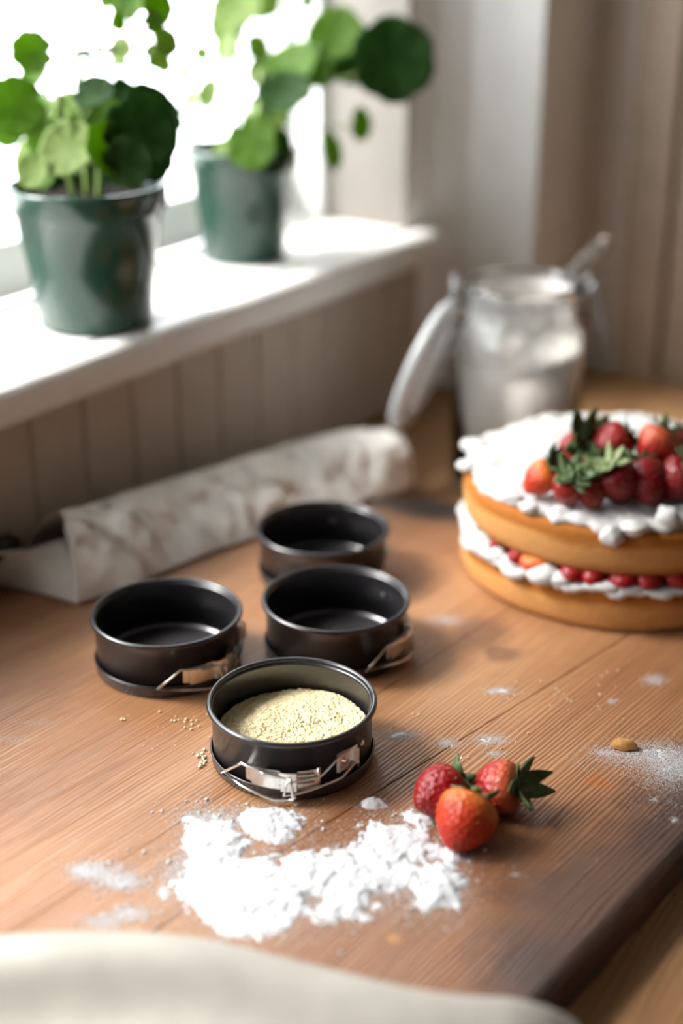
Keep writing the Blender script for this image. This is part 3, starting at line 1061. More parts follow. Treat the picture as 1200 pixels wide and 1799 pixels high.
def sponge(name, z0, z1, R0, seed):
    pr = [(0, z0), (R0 * 0.9, z0), (R0 - 0.003, z0), (R0 - 0.0008, z0 + 0.0015)]
    for q in range(7):
        t = (q + 0.5) / 7
        pr.append((R0 + 0.0012 * math.sin(math.pi * t), z0 + 0.002 + (z1 - z0 - 0.004) * t))
    pr += [(R0 - 0.0006, z1 - 0.0015), (R0 - 0.003, z1), (R0 * 0.9, z1), (0, z1)]
    def wob(r, z, a, j):
        if r < 0.01: return r, z
        n = float(fbm(np.array(math.cos(a) * 3 + 10 + z * 30), np.array(math.sin(a) * 3 + 10), seed, 3)) - 0.5
        return r * (1 + 0.018 * n), z
    return lathe_obj(name, pr, M['sponge'], cake, n=120, wob=wob)


sponge('bottom_sponge', 0.0, 0.030, CR, 3)
sponge('top_sponge', 0.043, 0.0745, CR - 0.001, 8)


def cream_disc(name, z0, zt, Rin, seed, lump, droop):
    nr, na = 34, 240
    V = []; F = []
    for i in range(nr):
        for j in range(na):
            a = 2 * math.pi * j / na
            ca, sa = math.cos(a), math.sin(a)
            e = float(fbm(np.array(ca * 4.2 + 20), np.array(sa * 4.2 + 20), seed, 4)) - 0.5
            e2 = float(fbm(np.array(ca * 11 + 20), np.array(sa * 11 + 20), seed + 3, 3)) - 0.5
            Re = Rin + 0.010 * e + 0.0055 * e2
            s = i / (nr - 1)
            if s <= 0.8:
                r = Re * s / 0.8; zz = zt
                f = fbm(np.array(r * ca * 70 + 40), np.array(r * sa * 70 + 40), seed + 7, 4)
                zz += lump * (float(f) - 0.5) * (0.5 + 0.9 * (r / Re) ** 2)
                zz -= 0.002 * max(0, (s - 0.7) / 0.1)
            else:
                u = (s - 0.8) / 0.2
                th = zt - z0
                bul = math.sin(math.pi * (0.1 + 0.85 * u))
                r = Re + 0.0035 * bul * (1 + 2.0 * e2)
                d = droop * max(0.0, e2 * 2 + e + 0.2) if Re > Rin - 0.003 else 0
                zz = (zt - 0.002) + (z0 - d - (zt - 0.002)) * u
                if u > 0.95: r = min(r, Re - 0.003)
            V.append((r * ca, r * sa, zz))
    for i in range(nr - 1):
        for j in range(na):
            j2 = (j + 1) % na
            F.append((i * na + j, (i + 1) * na + j, (i + 1) * na + j2, i * na + j2))
    bm = bmesh.new(); vs = [bm.verts.new(v) for v in V]
    for f in F: bm.faces.new([vs[q] for q in f])
    bmesh.ops.remove_doubles(bm, verts=bm.verts[:], dist=1e-5)
    return link(name, bmmesh(name, bm), M['cream'], cake)


def blob_bm(bm, c, r, seed, squash=(1, 1, 1)):
    q = bmesh.ops.create_icosphere(bm, subdivisions=3, radius=1)
    for v in q['verts']:
        n_ = 0.75 + 0.5 * float(fbm(np.array(v.co.x * 1.6 + 9 + seed), np.array(v.co.y * 1.6 + v.co.z * 1.3 + 9), seed, 3))
        v.co = Vector((v.co.x * r * squash[0] * n_, v.co.y * r * squash[1] * n_, v.co.z * r * squash[2] * n_)) + Vector(c)


cream_disc('top_cream', 0.0735, 0.0815, CR - 0.006, 11, 0.008, 0.006)
cream_disc('cream_filling', 0.0300, 0.0365, CR + 0.0002, 31, 0.0, 0.008)


def cyaw(u, v, zl, Rr):
    """angle on the cake rim facing pixel (u,v)"""
    p = onz(u, v, BOARD + zl); return math.atan2(p.y - CY_, p.x - CX)


bm = bmesh.new()
rb = random.Random(5)
camang = math.atan2(CAM.y - CY_, CAM.x - CX)
for k in range(15):
    a = camang + math.radians(rb.uniform(-150, 100)); rr = CR - 0.004 + rb.uniform(-0.004, 0.003)
    blob_bm(bm, (rr * math.cos(a), rr * math.sin(a), 0.0775 + rb.uniform(-0.002, 0.003)), rb.uniform(0.003, 0.0065), k, (1.5, 1.5, 0.7))
for k in range(14):
    a = rb.uniform(0, 6.283); rr = CR * rb.uniform(0.5, 0.93)
    blob_bm(bm, (rr * math.cos(a), rr * math.sin(a), 0.0805), rb.uniform(0.004, 0.009), k + 60, (1.7, 1.2, 0.4))
# the drooping lump and the little peak at the front
p = onz(1080, 915, BOARD + 0.075); a = math.atan2(p.y - CY_, p.x - CX)
blob_bm(bm, (CR * math.cos(a), CR * math.sin(a), 0.0725), 0.0085, 101, (1, 1, 0.9))
p = onz(1165, 885, BOARD + 0.088); a = math.atan2(p.y - CY_, p.x - CX); rr = CR - 0.010
blob_bm(bm, (rr * math.cos(a), rr * math.sin(a), 0.083), 0.0070, 102, (1.2, 1.0, 1.2))
link('cream_lumps', bmmesh('cream_lumps', bm), M['cream'], cake)['kind'] = 'stuff'
bm = bmesh.new()
for (u, v, r_, sq) in ((950, 1012, 0.0080, (1.3, 1.5, 0.9)), (972, 1024, 0.0060, (1.2, 1.6, .8)), (1058, 1038, 0.0055, (1.1, 2.2, .7)), (800, 962, 0.0080, (1.0, 1.6, 1.1)), (797, 942, 0.0075, (1.0, 1.6, 1.1)), (816, 984, 0.0075, (1.0, 1.7, .9)), (842, 1006, 0.0055, (1.1, 2.0, .8)), (1110, 1042, 0.0042, (1.1, 2.6, .7))):
    p = onz(u, v, BOARD + 0.036); a = math.atan2(p.y - CY_, p.x - CX)
    n0 = len(bm.verts)
    blob_bm(bm, (0, 0, 0), r_, int(u), sq)
    bm.verts.ensure_lookup_table()
    bmesh.ops.transform(bm, matrix=Matrix.Translation(((CR - 0.001) * math.cos(a), (CR - 0.001) * math.sin(a), 0.0345)) @ Matrix.Rotation(a, 4, 'Z'), verts=bm.verts[n0:])
link('filling_lumps', bmmesh('filling_lumps', bm), M['cream'], cake)['kind'] = 'stuff'
# strawberry slices peeking out of the filling
for k, (u, v, w_) in enumerate(((870, 992, 0.0085), (915, 1000, 0.014), (1000, 1012, 0.010), (1040, 1016, 0.009), (1095, 1018, 0.011), (1140, 1018, 0.010), (1190, 1012, 0.011), (1240, 1000, 0.011), (845, 965, 0.006))):
    p = onz(u, v, BOARD + 0.040); a = math.atan2(p.y - CY_, p.x - CX)
    bm = bmesh.new(); bmesh.ops.create_uvsphere(bm, u_segments=20, v_segments=10, radius=1)
    for vv in bm.verts:
        vv.co = Vector((vv.co.x * 0.012, vv.co.y * w_, (vv.co.z * 0.0068)))
    o = link('strawberry_slice', bmmesh('strawberry_slice', bm), M['berry_orange' if k in (1,) else 'berry_red'], cake)
    o.location = ((CR - 0.0080) * math.cos(a), (CR - 0.0080) * math.sin(a), 0.0395); o.rotation_euler = (0.1 * math.sin(k * 2.0), 0.15, a)

G2 = 'strawberries on top of the cake'
ZC_ = BOARD + 0.083
B = [
    # u, v, height of centre above cream, right, away, up, rad, len, mat, leaf, calyx scale, label
    (948, 843, .011, 0.60, -0.05, 0.60, .0120, .028, 'berry_orange', 'calyx', 1.4, 'orange red strawberry at the left end of the pile on the cake'),
    (1000, 858, .011, 0.05, -0.40, 0.75, .0125, .028, 'berry_red', 'calyx', 1.35, 'red strawberry at the front left of the pile on the cake, green leaves upward'),
    (1012, 796, .017, 0.35, -0.65, 0.60, .0145, .032, 'berry_red', 'calyx', 1.7, 'strawberry near the back of the cake with a big leafy top facing forward'),
    (1072, 782, .026, 0.80, 0.10, 0.45, .0150, .034, 'berry_red', 'calyx', 0.95, 'bright red strawberry lying on top of the pile, leaves to the right'),
    (1084, 848, .014, -0.50, -0.15, 0.80, .0155, .034, 'berry_dark', 'calyx_pale', 0.95, 'dark red strawberry at the front of the pile with pale curled leaves'),
    (1152, 790, .026, 0.35, 0.15, 0.90, .0150, .037, 'berry_blush', 'calyx', 0.95, 'tall upright strawberry with glossy pink side at the right of the pile'),
    (1137, 850, .013, -0.10, 0.75, 0.45, .0150, .034, 'berry_dark', 'calyx', 1.0, 'dark shaded strawberry low in the pile below the upright one'),
    (1192, 845, .014, 0.45, -0.15, 0.80, .0155, .034, 'berry_dark', 'calyx', 1.0, 'very dark strawberry at the right edge of the frame'),
    (1040, 868, .009, -0.25, 0.30, 0.70, .0105, .024, 'berry_dark', 'calyx', 1.1, 'small dark strawberry wedged between the two front ones'),
    (1050, 815, .014, -0.20, -0.20, 0.90, .0130, .028, 'berry_dark', 'calyx', 1.2, 'strawberry in the middle of the pile, mostly hidden by its leaves'),
    (1200, 795, .018, 0.2, 0.40, 0.80, .0140, .032, 'berry_dark', 'calyx', 1.0, 'shaded strawberry behind the right end of the pile'),
]
for k, (u, v, h, a, b, c, r_, l_, m_, lm, cs, lab) in enumerate(B):
    p = onz(u, v, ZC_ + h)
    make_berry(lab, p, dirv(a, b, c), r_, l_, M[m_], 20 + k, cs, None, leafm=lm, roll=k * 1.3, group=G2)

# ================================================================== JAR
JP = onz(901, 845, TABLE)
jar = tag(empty('preserving_jar', (JP.x, JP.y, TABLE)), 'clip top glass jar of flour with its lid hanging open at the left', 'jar')
jr = 0.0575
out = [(0.0, 0.0005), (jr - 0.006, 0.0005), (jr - 0.001, 0.003), (jr, 0.008), (jr, 0.145), (jr - 0.002, 0.155), (jr - 0.009, 0.163), (jr - 0.0105, 0.168), (jr - 0.0085, 0.172), (jr - 0.0085, 0.176), (jr - 0.010, 0.179), (jr - 0.006, 0.184), (jr - 0.005, 0.188), (jr - 0.005, 0.196), (jr - 0.008, 0.1985), (jr - 0.012, 0.198)]
inn = [(jr - 0.014, 0.195), (jr - 0.014, 0.168), (jr - 0.012, 0.162), (jr - 0.005, 0.153), (jr - 0.0035, 0.145), (jr - 0.0035, 0.010), (jr - 0.008, 0.006), (0.0, 0.005)]
js = 0.94
out = [(a, b * js) for a, b in out]; inn = [(a, b * js) for a, b in inn]
lathe_obj('glass_body', out + inn, M['glass'], jar, n=96)
rs, rnt, rbs = mat('flour_glare_film')  # flour on the glass, its white also standing in for window reflection
rbs.inputs['Base Color'].default_value = (0.95, 0.93, 0.90, 1); rbs.inputs['Roughness'].default_value = 0.9
rtr = N(rnt, 'ShaderNodeBsdfTransparent'); rmx = N(rnt, 'ShaderNodeMixShader'); rn = N(rnt, 'ShaderNodeTexNoise'); rn.inputs['Scale'].default_value = 28
L(rnt, coords(rnt), rn.inputs['Vector']); rmr = N(rnt, 'ShaderNodeMapRange'); rmr.inputs['From Min'].default_value = 0.35; rmr.inputs['From Max'].default_value = 0.65
rmr.inputs['To Min'].default_value = 0.40; rmr.inputs['To Max'].default_value = 0.72
L(rnt, rn.outputs[0], rmr.inputs[0]); L(rnt, rmr.outputs[0], rmx.inputs[0]); L(rnt, rtr.outputs[0], rmx.inputs[1]); L(rnt, rbs.outputs[0], rmx.inputs[2])
L(rnt, rmx.outputs[0], rnt.nodes['Material Output'].inputs[0])
lathe_obj('flour_glare_residue', [(jr - 0.0040, 0.100), (jr - 0.0040, 0.136), (jr - 0.0056, 0.1435), (jr - 0.0125, 0.1520), (jr - 0.0145, 0.158), (jr - 0.0145, 0.180)], rs, jar, n=64)
fl_h = 0.122
pr = [(0, 0.0055), (jr - 0.009, 0.0062), (jr - 0.0039, 0.011), (jr - 0.0039, fl_h), (jr - 0.008, fl_h + 0.001), (0.03, fl_h - 0.004), (0.015, fl_h + 0.002), (0, fl_h)]
jf = lathe_obj('flour', pr, M['jar_flour'], None, n=96, wob=lambda r, z, a, j: (r, z + (0.010 * r / jr * math.cos(a - 0.5) if j >= 3 else 0)))
jf.location = jar.location
tag(jf, 'flour filling the lower half of the glass jar', 'flour', kind='stuff')
ga = math.atan2(-RV.y, -RV.x)  # toward image left
dl = Vector((math.cos(ga), math.sin(ga), 0))
# wire bail round the neck, hinge left, lever right
bm = bmesh.new()
ringp = [((jr - 0.0072) * math.cos(t), (jr - 0.0072) * math.sin(t), 0.174) for t in np.linspace(0, 2 * math.pi, 48, endpoint=False)]
tube_bm(ringp, 0.0013, 8, bm, closed=True)
link('neck_wire', bmmesh('neck_wire', bm), M['steel_dull'], jar)
perp = Vector((-dl.y, dl.x, 0))
bm = bmesh.new()
for s in (-1, 1):
    c = dl * (jr - 0.006) + perp * 0.012 * s
    tube_bm([c + Vector((0, 0, 0.168)), c + dl * 0.008 + Vector((0, 0, 0.176)), c + dl * 0.009 + Vector((0, 0, 0.186)), c + dl * 0.003 + Vector((0, 0, 0.190))], 0.0013, 8, bm)
tube_bm([dl * (jr + 0.002) + perp * 0.016 + Vector((0, 0, 0.183)), dl * (jr + 0.002) - perp * 0.016 + Vector((0, 0, 0.183))], 0.002, 8, bm)
link('hinge', bmmesh('hinge', bm), M['steel_dull'], jar)
bm = bmesh.new()
dr = -dl
for s in (-1, 1):
    c = dr * (jr - 0.005) + perp * 0.013 * s
    tube_bm(smooth_path([c + Vector((0, 0, 0.176)), c + dr * 0.008 + Vector((0, 0, 0.188)), c + dr * 0.010 + Vector((0, 0, 0.178)), c + dr * 0.013 + Vector((0, 0, 0.160)), c + dr * 0.018 + Vector((0, 0, 0.142))]), 0.0015, 8, bm)
c = dr * (jr + 0.013); tube_bm([c + perp * 0.013 + Vector((0, 0, 0.142)), c - perp * 0.013 + Vector((0, 0, 0.142))], 0.0016, 8, bm)
link('clasp', bmmesh('clasp', bm), M['steel_dull'], jar)
# lid: thick glass disc, hanging open
lr = 0.047
lp = [(0, 0.0), (lr - 0.014, 0.0), (lr - 0.012, 0.006), (lr - 0.002, 0.006), (lr, 0.008), (lr, 0.013), (lr - 0.003, 0.016), (lr - 0.01, 0.0175), (lr - 0.02, 0.0165), (0, 0.0155)]
A_ = atd(799, 545, 1.27); Bp = atd(690, 742, 1.235)
# long axis in space: from the hinge down and outward
lid_c = (A_ + Bp) / 2
ax = (A_ - Bp).normalized()
side = FH.cross(ax).normalized()      # normal roughly sideways
nrm = (side * 1.0 + FV * -0.42)
nrm = (nrm - ax * nrm.dot(ax)).normalized()
if nrm.dot(RV) > 0: nrm = -nrm
lid = lathe_obj('lid', lp, M['lid'], jar, n=80)
x_ = ax; z_ = nrm; y_ = z_.cross(x_)
mt = Matrix((x_, y_, z_)).transposed()
lid.rotation_euler = mt.to_euler()
lr_sc = (A_ - Bp).length / 2 / lr
lid.scale = (lr_sc, lr_sc, 1.0)
lid.location = lid_c - Vector(jar.location) - nrm * 0.010
gk = lathe_obj('gasket', [(lr - 0.0115, 0.0030), (lr - 0.003, 0.0030), (lr - 0.003, 0.0056), (lr - 0.0115, 0.0056)], M['gasket'], lid, n=64, closed=True)
bm = bmesh.new()
tl = jar.location
hA = dl * (jr + 0.002) + Vector((0, 0, 0.183))
la = (A_ - Vector(tl))
for s in (-1, 1):
    tube_bm([hA + perp * 0.012 * s, la + perp * 0.010 * s + dl * 0.002, la - ax * 0.02 + perp * 0.008 * s + nrm * 0.012, la - ax * 0.05 + nrm * 0.013], 0.0013, 8, bm)
link('lid_wire', bmmesh('lid_wire', bm), M['steel_dull'], jar)

# spoon standing in the jar
tip = atd(1068, 424, 1.30); ent = atd(985, 502, 1.275)
dsp = (ent - tip).normalized()
bot = tip + dsp * 0.165
sp = empty('spoon', tip)
NS = 14
V = []
sidev = dsp.cross(FV).normalized(); upv = sidev.cross(dsp).normalized()
for i in range(NS + 1):
    t = i / NS
    w = 0.0080 - 0.0036 * t if t > 0.08 else 0.0050 + 0.0030 * (t / 0.08)
    th = 0.0012
    c = dsp * (0.125 * t)
    for (a, b) in ((-1, -1), (1, -1), (1, 1), (-1, 1)):
        V.append(c + sidev * w * a + upv * th * b)
F = [tuple(i * 4 + q_ for q_ in fq) for i in range(NS) for fq in ((0, 1, 5, 4), (1, 2, 6, 5), (2, 3, 7, 6), (3, 0, 4, 7))]
F += [(0, 1, 2, 3), (NS * 4 + 3, NS * 4 + 2, NS * 4 + 1, NS * 4)]
link('handle', pymesh('handle', V, F), M['steel'], sp)
V = []
nu, nv = 12, 24
for i in range(nu):
    for j in range(nv):
        r_ = i / (nu - 1); a = 2 * math.pi * j / nv
        V.append(dsp * (0.125 + 0.024 + 0.025 * r_ * math.cos(a)) + sidev * 0.016 * r_ * math.sin(a) + upv * (-0.006 * (1 - r_ * r_)))
F = []
for i in range(nu - 1):
    for j in range(nv):
        F.append((i * nv + j, (i + 1) * nv + j, (i + 1) * nv + (j + 1) % nv, i * nv + (j + 1) % nv))
bw = link('bowl', pymesh('bowl', V, F), M['steel'], sp); solidify(bw, 0.0012)
tag(sp, 'metal spoon standing in the flour jar, handle leaning out to the right', 'spoon')

def over_board(x, y, m=0.012):
    q = tob((x, y)); ins = True
    n = len(outline)
    for i in range(n):
        a = outline[i]; b = outline[(i + 1) % n]
        cr = (b[0] - a[0]) * (q[1] - a[1]) - (b[1] - a[1]) * (q[0] - a[0])
        if cr < -m * math.hypot(b[0] - a[0], b[1] - a[1]): ins = False
    return ins


# ================================================================== LINEN CLOTH (bundle by the wall)
def cloth_bundle():
    # stations: s, front foot (world), back foot, ridge height
    st = [  # front pixel on board, ridge pixel with x-plane
        ((137, 1064), (104, 902), 0.045), ((215, 1040), (180, 884), 0.052), ((290, 1008), (262, 856), 0.058), ((370, 975), (360, 828), 0.062),
        ((450, 948), (450, 800), 0.070), ((540, 915), (540, 775), 0.082), ((620, 893), (615, 757), 0.098), ((690, 868), (680, 756), 0.122), ((738, 845), (728, 778), 0.150)]
    P = []
    for fpx, rpx, xr in st:
        f = onz(fpx[0], fpx[1], BOARD if fpx[0] < 640 else BOARD - 0.008)
        r = onx(rpx[0], rpx[1], xr)
        P.append((f, r))
    ns, nt = 150, 64
    V = np.zeros((ns, nt, 3))
    K = len(P)
    for i in range(ns):
        s = i / (ns - 1) * (K - 1); k = min(int(s), K - 2); t = s - k
        f = P[k][0].lerp(P[k + 1][0], t); r = P[k][1].lerp(P[k + 1][1], t)
        hz = r.z - BOARD
        # back foot: beyond the ridge toward the wall
        b = Vector((max(0.016, r.x - 0.032), r.y - 0.012, BOARD + 0.003))
        ss = i / (ns - 1)
        endf = min(1, (1 - ss) * 9)
        for j in range(nt):
            q = j / (nt - 1)
            if q < 0.62:   # front face: foot to ridge
                w = q / 0.62
                p = f.lerp(r, w)
                z = (f.z) + (r.z - f.z) * (math.sin(w * math.pi / 2) ** 0.85)
                pos = Vector((p.x, p.y, z))
            else:
                w = (q - 0.62) / 0.38
                p = r.lerp(b, math.sin(w * math.pi / 2) ** 1.3)
                z = r.z + (b.z - r.z) * (1 - math.cos(w * math.pi / 2)) ** 0.9
                pos = Vector((p.x, p.y, z))
            # folds: diagonal creases mostly on the front face
            fa = math.sin(math.pi * min(1, q * 1.25)) ** 0.7
            n1 = float(fbm(np.array(ss * 14 + q * 2.2), np.array(q * 2.0 - ss * 3), 41, 3)) - 0.5
            rid = 1 - abs(2 * float(fbm(np.array(ss * 9 - q * 2.5 + 3), np.array(q * 1.6 + ss * 2), 77, 2)) - 1) * 2
            amp = 0.012 * fa
            n3 = float(fbm(np.array(ss * 30 + q * 6), np.array(q * 3.5 - ss * 8 + 9), 19, 3)) - 0.5
            rid2 = max(0.0, 1 - abs(float(fbm(np.array(ss * 16 + q * 4.5 + 3), np.array(q * 1.2 + 7), 88, 2)) - 0.5) * 14)
            pos += Vector((0.75, -0.45, 0.35)) * (n1 * amp * 2.3 + rid * 0.003 * fa + n3 * amp * 0.7 + rid2 * 0.006 * fa)
            if ss > 0.93:   # rounded closed end
                u_ = (ss - 0.93) / 0.07
                sc = math.sqrt(max(0, 1 - u_ * u_))
                base = Vector(((f.x + b.x) / 2, (f.y + b.y) / 2, pos.z))
                pos.z = BOARD - 0.010 + (pos.z - (BOARD - 0.010)) * (0.25 + 0.75 * sc)
                pos = Vector((base.x + (pos.x - base.x) * (0.4 + 0.6 * sc), base.y + (pos.y - base.y) * (0.4 + 0.6 * sc), pos.z))
            pos.x = max(pos.x, 0.015)
            lim = BOARD + 0.0022 if over_board(pos.x, pos.y) else TABLE + 0.003
            pos.z = max(pos.z, lim)
            V[i, j] = pos
    # flap running left along the wall
    nl = 40
    W2 = np.zeros((nl, 34, 3))
    hem = onz(137, 1064, BOARD); 
    fr = [onz(137, 1066), onz(95, 1052), onz(40, 1040), onz(0, 1032), onz(-80, 1030), onz(-160, 1040)]
    bk = [onx(150, 930, 0.052), onx(100, 950, 0.045), onx(45, 968, 0.040), onx(0, 975, 0.036), onx(-80, 985, 0.03), onx(-160, 1000, 0.03)]
    for i in range(nl):
        s = i / (nl - 1) * 5; k = min(int(s), 4); t = s - k
        f = fr[k].lerp(fr[k + 1], t); b = bk[k].lerp(bk[k + 1], t)
        for j in range(34):
            q = j / 33
            p = f.lerp(b, q)
            z = f.z + (b.z - f.z) * (math.sin(q * math.pi / 2) ** 0.8)
            n = float(fbm(np.array(s * 0.9 + 3), np.array(q * 2.5 + 3), 55, 3)) - 0.5
            p.z = max(BOARD + 0.0022, z + 0.006 * n * math.sin(math.pi * q))
            p.x = max(p.x, 0.015)
            W2[i, j] = p
    Vs = np.concatenate([V.reshape(-1, 3), W2.reshape(-1, 3)])
    Fs = grid_faces(ns, nt) + [tuple(x + ns * nt for x in f) for f in grid_faces(nl, 34)]
    return pymesh('linen_cloth', Vs, Fs)


cl = link('linen_cloth', cloth_bundle(), M['linen'])
solidify(cl, 0.0016, 1.0)
tag(cl, 'off white linen cloth bunched in a long roll along the wall behind the tins', 'cloth')


# ================================================================== FOREGROUND CLOTH
def front_cloth():
    px = [(-120, 1655), (0, 1645), (120, 1638), (250, 1640), (380, 1655), (500, 1685), (620, 1715), (720, 1738), (820, 1752), (900, 1757), (960, 1772), (1010, 1800), (1050, 1850)]
    hs = [.03, .03, .03, .03, .029, .027, .026, .025, .024, .024, .020, .012, .006]
    P = [onz(u, v, BOARD + h) for (u, v), h in zip(px, hs)]
    path = smooth_path(P, 10)
    tow = -FH
    n = len(path); m_ = 60
    V = []
    for i, p in enumerate(path):
        h = p.z - BOARD
        for j in range(m_):
            q = j / (m_ - 1)
            if q < 0.18:       # rise from the board behind
                w = q / 0.18
                d = -0.012 * (1 - w); z = h * math.sin(w * math.pi / 2) ** 0.9
                wv = 0
            else:
                w = (q - 0.18) / 0.82
                d = 0.17 * w
                wv = 0.008 * math.sin(w * 14 + i * 0.035) * min(1, w * 6) * (h / 0.03) + 0.006 * (float(fbm(np.array(i * 0.03 + 5), np.array(w * 4 + 5), 12, 3)) - 0.5) * min(1, w * 5) * (h / 0.03)
                z = h * (1 - 0.45 * w) + wv
            V.append((p.x + tow.x * d, p.y + tow.y * d, BOARD + max(0.0025, z)))
    return pymesh('linen_cloth', V, grid_faces(n, m_))


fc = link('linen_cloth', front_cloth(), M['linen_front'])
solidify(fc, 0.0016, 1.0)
tag(fc, 'beige linen cloth heaped along the bottom edge in the blurred foreground', 'cloth')

# black cable against the wall at far left
bm = bmesh.new()
c0 = onx(28, 952, 0.024)
tube_bm(smooth_path([c0, c0 + Vector((0.0, -0.03, 0.0)), c0 + Vector((0.002, -0.09, -0.004)), c0 + Vector((0.002, -0.2, -0.006))]), [0.006] + [0.0085] * 18, 12, bm)
tag(link('cable', bmmesh('cable', bm), M['cable']), 'black rubber cable end lying behind the cloth at the left edge', 'cable')


# ================================================================== POTTED GERANIUMS
def leaf_mesh(rad, seed, cup, lobes=7, notch=0.25):
    rnd = random.Random(seed)
    nr_, na_ = 7, 56
    V = [(0, 0, 0)]; F = []
    ph = rnd.uniform(0, 6)
    for i in range(1, nr_ + 1):
        t = i / nr_
        for j in range(na_):
            a = 2 * math.pi * j / na_
            sc = 1 - 0.075 * t * (0.5 + 0.5 * math.cos(lobes * a)) ** 3 - 0.02 * t * math.cos(lobes * 4 * a)
            nt_ = math.exp(-((a - math.pi) / 0.16) ** 2)
            sc *= 1 - 0.75 * notch * nt_ * t
            r = rad * t * sc
            z = cup * rad * (0.42 * t * t) + 0.022 * rad * t * math.sin(lobes * a + 1.0) + 0.05 * rad * t * math.sin(2 * a + ph)
            V.append((r * math.cos(a), r * math.sin(a), z))
    for j in range(na_):
        F.append((0, 1 + j, 1 + (j + 1) % na_))
    for i in range(nr_ - 1):
        for j in range(na_):
            j2 = (j + 1) % na_
            F.append((1 + i * na_ + j, 1 + (i + 1) * na_ + j, 1 + (i + 1) * na_ + j2, 1 + i * na_ + j2))
    return pymesh('leaf', V, F)


def pot_plant(label, x, y, hr, rb_, rt, leaves, seed, twig=()):
    root = empty('potted_geranium', (x, y, ZS))
    h = hr
    prof = [(0, 0.0), (rb_ - 0.003, 0.0), (rb_, 0.002), (rb_ + (rt - 0.006 - rb_) * 0.5, h * 0.45), (rt - 0.0045, h - 0.020), (rt - 0.0015, h - 0.0185), (rt - 0.001, h - 0.004), (rt, h - 0.002), (rt - 0.001, h), (rt - 0.004, h), (rt - 0.006, h - 0.004), (rt - 0.008, h - 0.02), (rb_ - 0.002, 0.006), (0, 0.005)]
    lathe_obj('pot', prof, M['pot'], root, n=96)
    # soil
    nr_, na_ = 14, 48; V = [(0, 0, h - 0.012)]; F = []
    for i in range(1, nr_ + 1):
        for j in range(na_):
            a = 2 * math.pi * j / na_; r = (rt - 0.0078) * i / nr_
            V.append((r * math.cos(a), r * math.sin(a), h - 0.014 + 0.004 * random.random() * (1 if i < nr_ else 0)))
    for j in range(na_): F.append((0, 1 + j, 1 + (j + 1) % na_))
    for i in range(nr_ - 1):
        for j in range(na_):
            F.append((1 + i * na_ + j, 1 + (i + 1) * na_ + j, 1 + (i + 1) * na_ + (j + 1) % na_, 1 + i * na_ + (j + 1) % na_))
    link('soil', pymesh('soil', V, F), M['soil'], root)
    rnd = random.Random(seed)
    base = Vector((x, y, ZS + h - 0.014))
    # main stalks
    hubs = []
    for k in range(3):
        a = rnd.uniform(0, 6.28); b0 = Vector((math.cos(a), math.sin(a), 0)) * 0.012
        top = Vector((b0.x * 1.6, b0.y * 1.6, 0.05 + 0.03 * k))
        tube = tube_bm(smooth_path([b0 + Vector((0, 0, -0.0)), b0 * 1.3 + Vector((0, 0, 0.03)), top], 5), 0.0028, 8)
        bmesh.ops.translate(tube, verts=tube.verts[:], vec=(0, 0, h - 0.014))
        link('stalk', bmmesh('stalk', tube), M['stem'], root)
        hubs.append(base + top)
    for k, (u, v, rpx, dist, nrm_, mk, cup) in enumerate(leaves):
        p = atd(u, v, dist)
        rad = rpx * dist / FPX
        lm = leaf_mesh(rad, seed * 100 + k, cup, lobes=rnd.choice((6, 7, 8)))
        o = link('leaf', lm, M[mk], root)
        solidify(o, 0.0006)
        nv_ = dirv(*nrm_)
        # leaf notch (local -X) points toward stem hub
        hub = min(hubs, key=lambda hh: (hh - p).length)
        toh = (hub - p); toh = toh - nv_ * toh.dot(nv_)
        if toh.length < 1e-4: toh = Vector((0, 0, -1))
        xx = -toh.normalized(); zz = nv_; yy = zz.cross(xx)
        o.rotation_euler = Matrix((xx, yy, zz)).transposed().to_euler()
        o.location = p - root.location
        mid = hub.lerp(p, 0.55) + Vector((0, 0, -0.012)) - nv_ * 0.01
        tb = tube_bm(smooth_path([hub - root.location, mid - root.location, p - root.location - nv_ * 0.0006], 5), 0.0011, 6)
        link('stem', bmmesh('stem', tb), M['stem'], root)
    tag(root, label, 'potted plant', 'potted geraniums on the window sill')
    return root


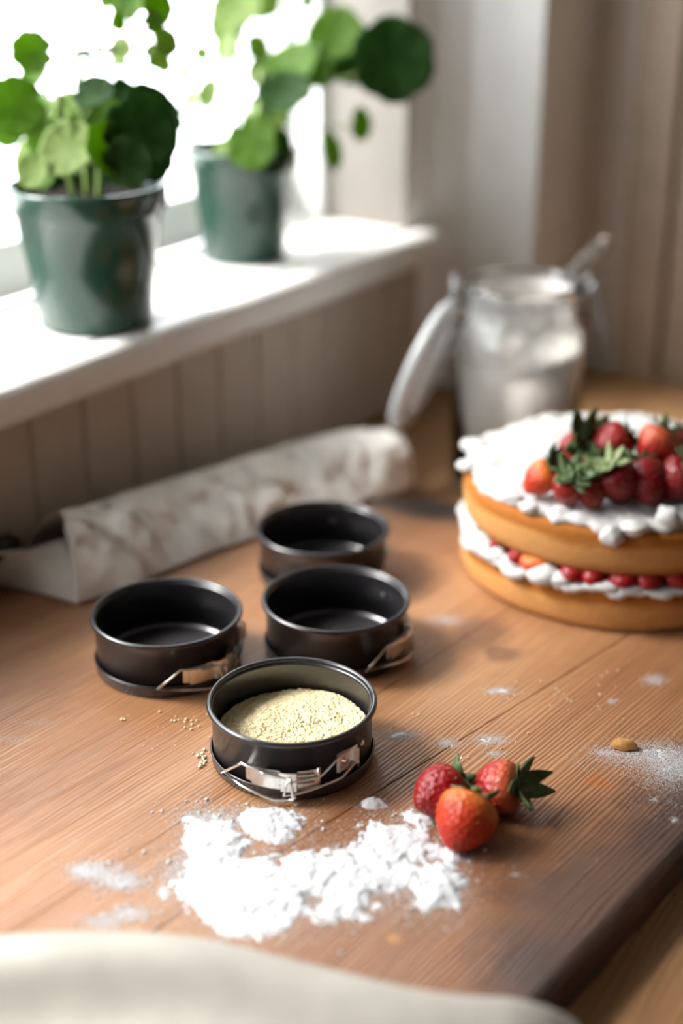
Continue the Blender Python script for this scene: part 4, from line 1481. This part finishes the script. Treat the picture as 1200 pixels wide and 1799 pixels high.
# leaf: u, v, radius px, camera distance, normal (right, away, up), material, cup
D1 = 1.10
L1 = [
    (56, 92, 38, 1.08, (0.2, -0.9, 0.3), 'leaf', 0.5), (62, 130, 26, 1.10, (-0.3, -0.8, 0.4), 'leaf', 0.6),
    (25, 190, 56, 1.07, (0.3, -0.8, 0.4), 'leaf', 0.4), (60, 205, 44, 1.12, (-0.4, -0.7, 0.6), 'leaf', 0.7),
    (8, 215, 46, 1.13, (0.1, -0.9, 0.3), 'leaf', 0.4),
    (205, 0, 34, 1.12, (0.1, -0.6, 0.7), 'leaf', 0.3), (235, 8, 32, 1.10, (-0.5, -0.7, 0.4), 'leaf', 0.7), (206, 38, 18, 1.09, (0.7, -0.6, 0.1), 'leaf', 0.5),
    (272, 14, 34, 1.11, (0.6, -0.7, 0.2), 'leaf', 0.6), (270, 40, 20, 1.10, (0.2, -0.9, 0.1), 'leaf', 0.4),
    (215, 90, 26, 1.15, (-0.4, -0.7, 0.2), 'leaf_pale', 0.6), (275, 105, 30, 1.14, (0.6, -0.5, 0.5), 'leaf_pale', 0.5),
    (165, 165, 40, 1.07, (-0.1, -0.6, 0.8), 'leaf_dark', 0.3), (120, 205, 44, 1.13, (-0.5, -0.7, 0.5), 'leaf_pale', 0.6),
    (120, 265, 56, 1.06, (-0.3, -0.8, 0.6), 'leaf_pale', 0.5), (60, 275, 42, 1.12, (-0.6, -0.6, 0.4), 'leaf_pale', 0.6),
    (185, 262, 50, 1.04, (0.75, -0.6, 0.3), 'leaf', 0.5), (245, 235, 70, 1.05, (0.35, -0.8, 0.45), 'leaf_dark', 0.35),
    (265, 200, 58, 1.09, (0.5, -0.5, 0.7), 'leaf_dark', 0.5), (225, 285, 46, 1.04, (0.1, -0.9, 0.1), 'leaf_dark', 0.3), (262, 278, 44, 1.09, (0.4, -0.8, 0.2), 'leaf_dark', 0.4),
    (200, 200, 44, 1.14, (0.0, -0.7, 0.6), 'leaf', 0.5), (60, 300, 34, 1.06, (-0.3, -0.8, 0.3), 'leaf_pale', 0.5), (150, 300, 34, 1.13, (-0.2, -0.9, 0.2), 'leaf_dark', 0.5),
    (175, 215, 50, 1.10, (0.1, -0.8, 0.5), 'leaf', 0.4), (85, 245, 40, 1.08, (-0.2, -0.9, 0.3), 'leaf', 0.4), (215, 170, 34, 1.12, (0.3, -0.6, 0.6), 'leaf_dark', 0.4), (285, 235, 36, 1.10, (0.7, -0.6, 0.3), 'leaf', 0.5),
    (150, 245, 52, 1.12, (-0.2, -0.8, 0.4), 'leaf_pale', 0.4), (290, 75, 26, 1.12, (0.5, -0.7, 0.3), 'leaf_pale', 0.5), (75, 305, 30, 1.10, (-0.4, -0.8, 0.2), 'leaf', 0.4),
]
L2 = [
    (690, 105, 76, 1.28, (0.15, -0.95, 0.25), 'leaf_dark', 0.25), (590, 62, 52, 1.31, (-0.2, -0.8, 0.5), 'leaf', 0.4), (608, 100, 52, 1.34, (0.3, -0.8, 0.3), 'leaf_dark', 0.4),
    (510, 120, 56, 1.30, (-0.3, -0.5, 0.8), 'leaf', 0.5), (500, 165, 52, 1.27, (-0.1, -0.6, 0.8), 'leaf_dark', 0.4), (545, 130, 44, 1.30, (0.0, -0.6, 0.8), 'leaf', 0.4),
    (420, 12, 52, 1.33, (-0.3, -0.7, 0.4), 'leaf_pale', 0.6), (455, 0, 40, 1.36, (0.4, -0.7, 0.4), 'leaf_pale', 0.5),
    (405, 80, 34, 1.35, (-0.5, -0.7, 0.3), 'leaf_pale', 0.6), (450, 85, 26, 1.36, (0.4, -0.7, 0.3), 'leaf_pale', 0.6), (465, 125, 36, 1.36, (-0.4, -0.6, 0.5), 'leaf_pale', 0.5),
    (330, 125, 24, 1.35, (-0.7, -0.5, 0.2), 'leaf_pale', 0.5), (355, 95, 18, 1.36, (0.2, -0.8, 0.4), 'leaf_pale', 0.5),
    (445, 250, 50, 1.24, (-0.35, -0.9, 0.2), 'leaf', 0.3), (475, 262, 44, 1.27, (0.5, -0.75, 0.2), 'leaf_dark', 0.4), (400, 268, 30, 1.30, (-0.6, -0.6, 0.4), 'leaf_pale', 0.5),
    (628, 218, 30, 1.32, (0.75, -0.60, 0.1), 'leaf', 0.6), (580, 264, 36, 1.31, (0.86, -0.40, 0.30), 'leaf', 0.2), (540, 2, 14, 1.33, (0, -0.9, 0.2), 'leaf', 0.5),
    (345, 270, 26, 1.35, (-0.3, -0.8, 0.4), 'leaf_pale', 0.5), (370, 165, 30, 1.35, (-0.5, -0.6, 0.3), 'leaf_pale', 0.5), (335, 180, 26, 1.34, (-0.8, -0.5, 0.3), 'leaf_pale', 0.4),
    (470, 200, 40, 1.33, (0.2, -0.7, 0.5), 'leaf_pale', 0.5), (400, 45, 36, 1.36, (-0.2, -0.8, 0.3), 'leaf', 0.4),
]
pot_plant('larger left geranium in a dark green pot near the sill edge', -0.030, 0.816, 0.111, 0.0445, 0.0625, L1, 3)
pot_plant('geranium in a dark green pot farther along the sill, one big dark leaf reaching right', -0.066, 1.060, 0.103, 0.038, 0.0535, L2, 4)
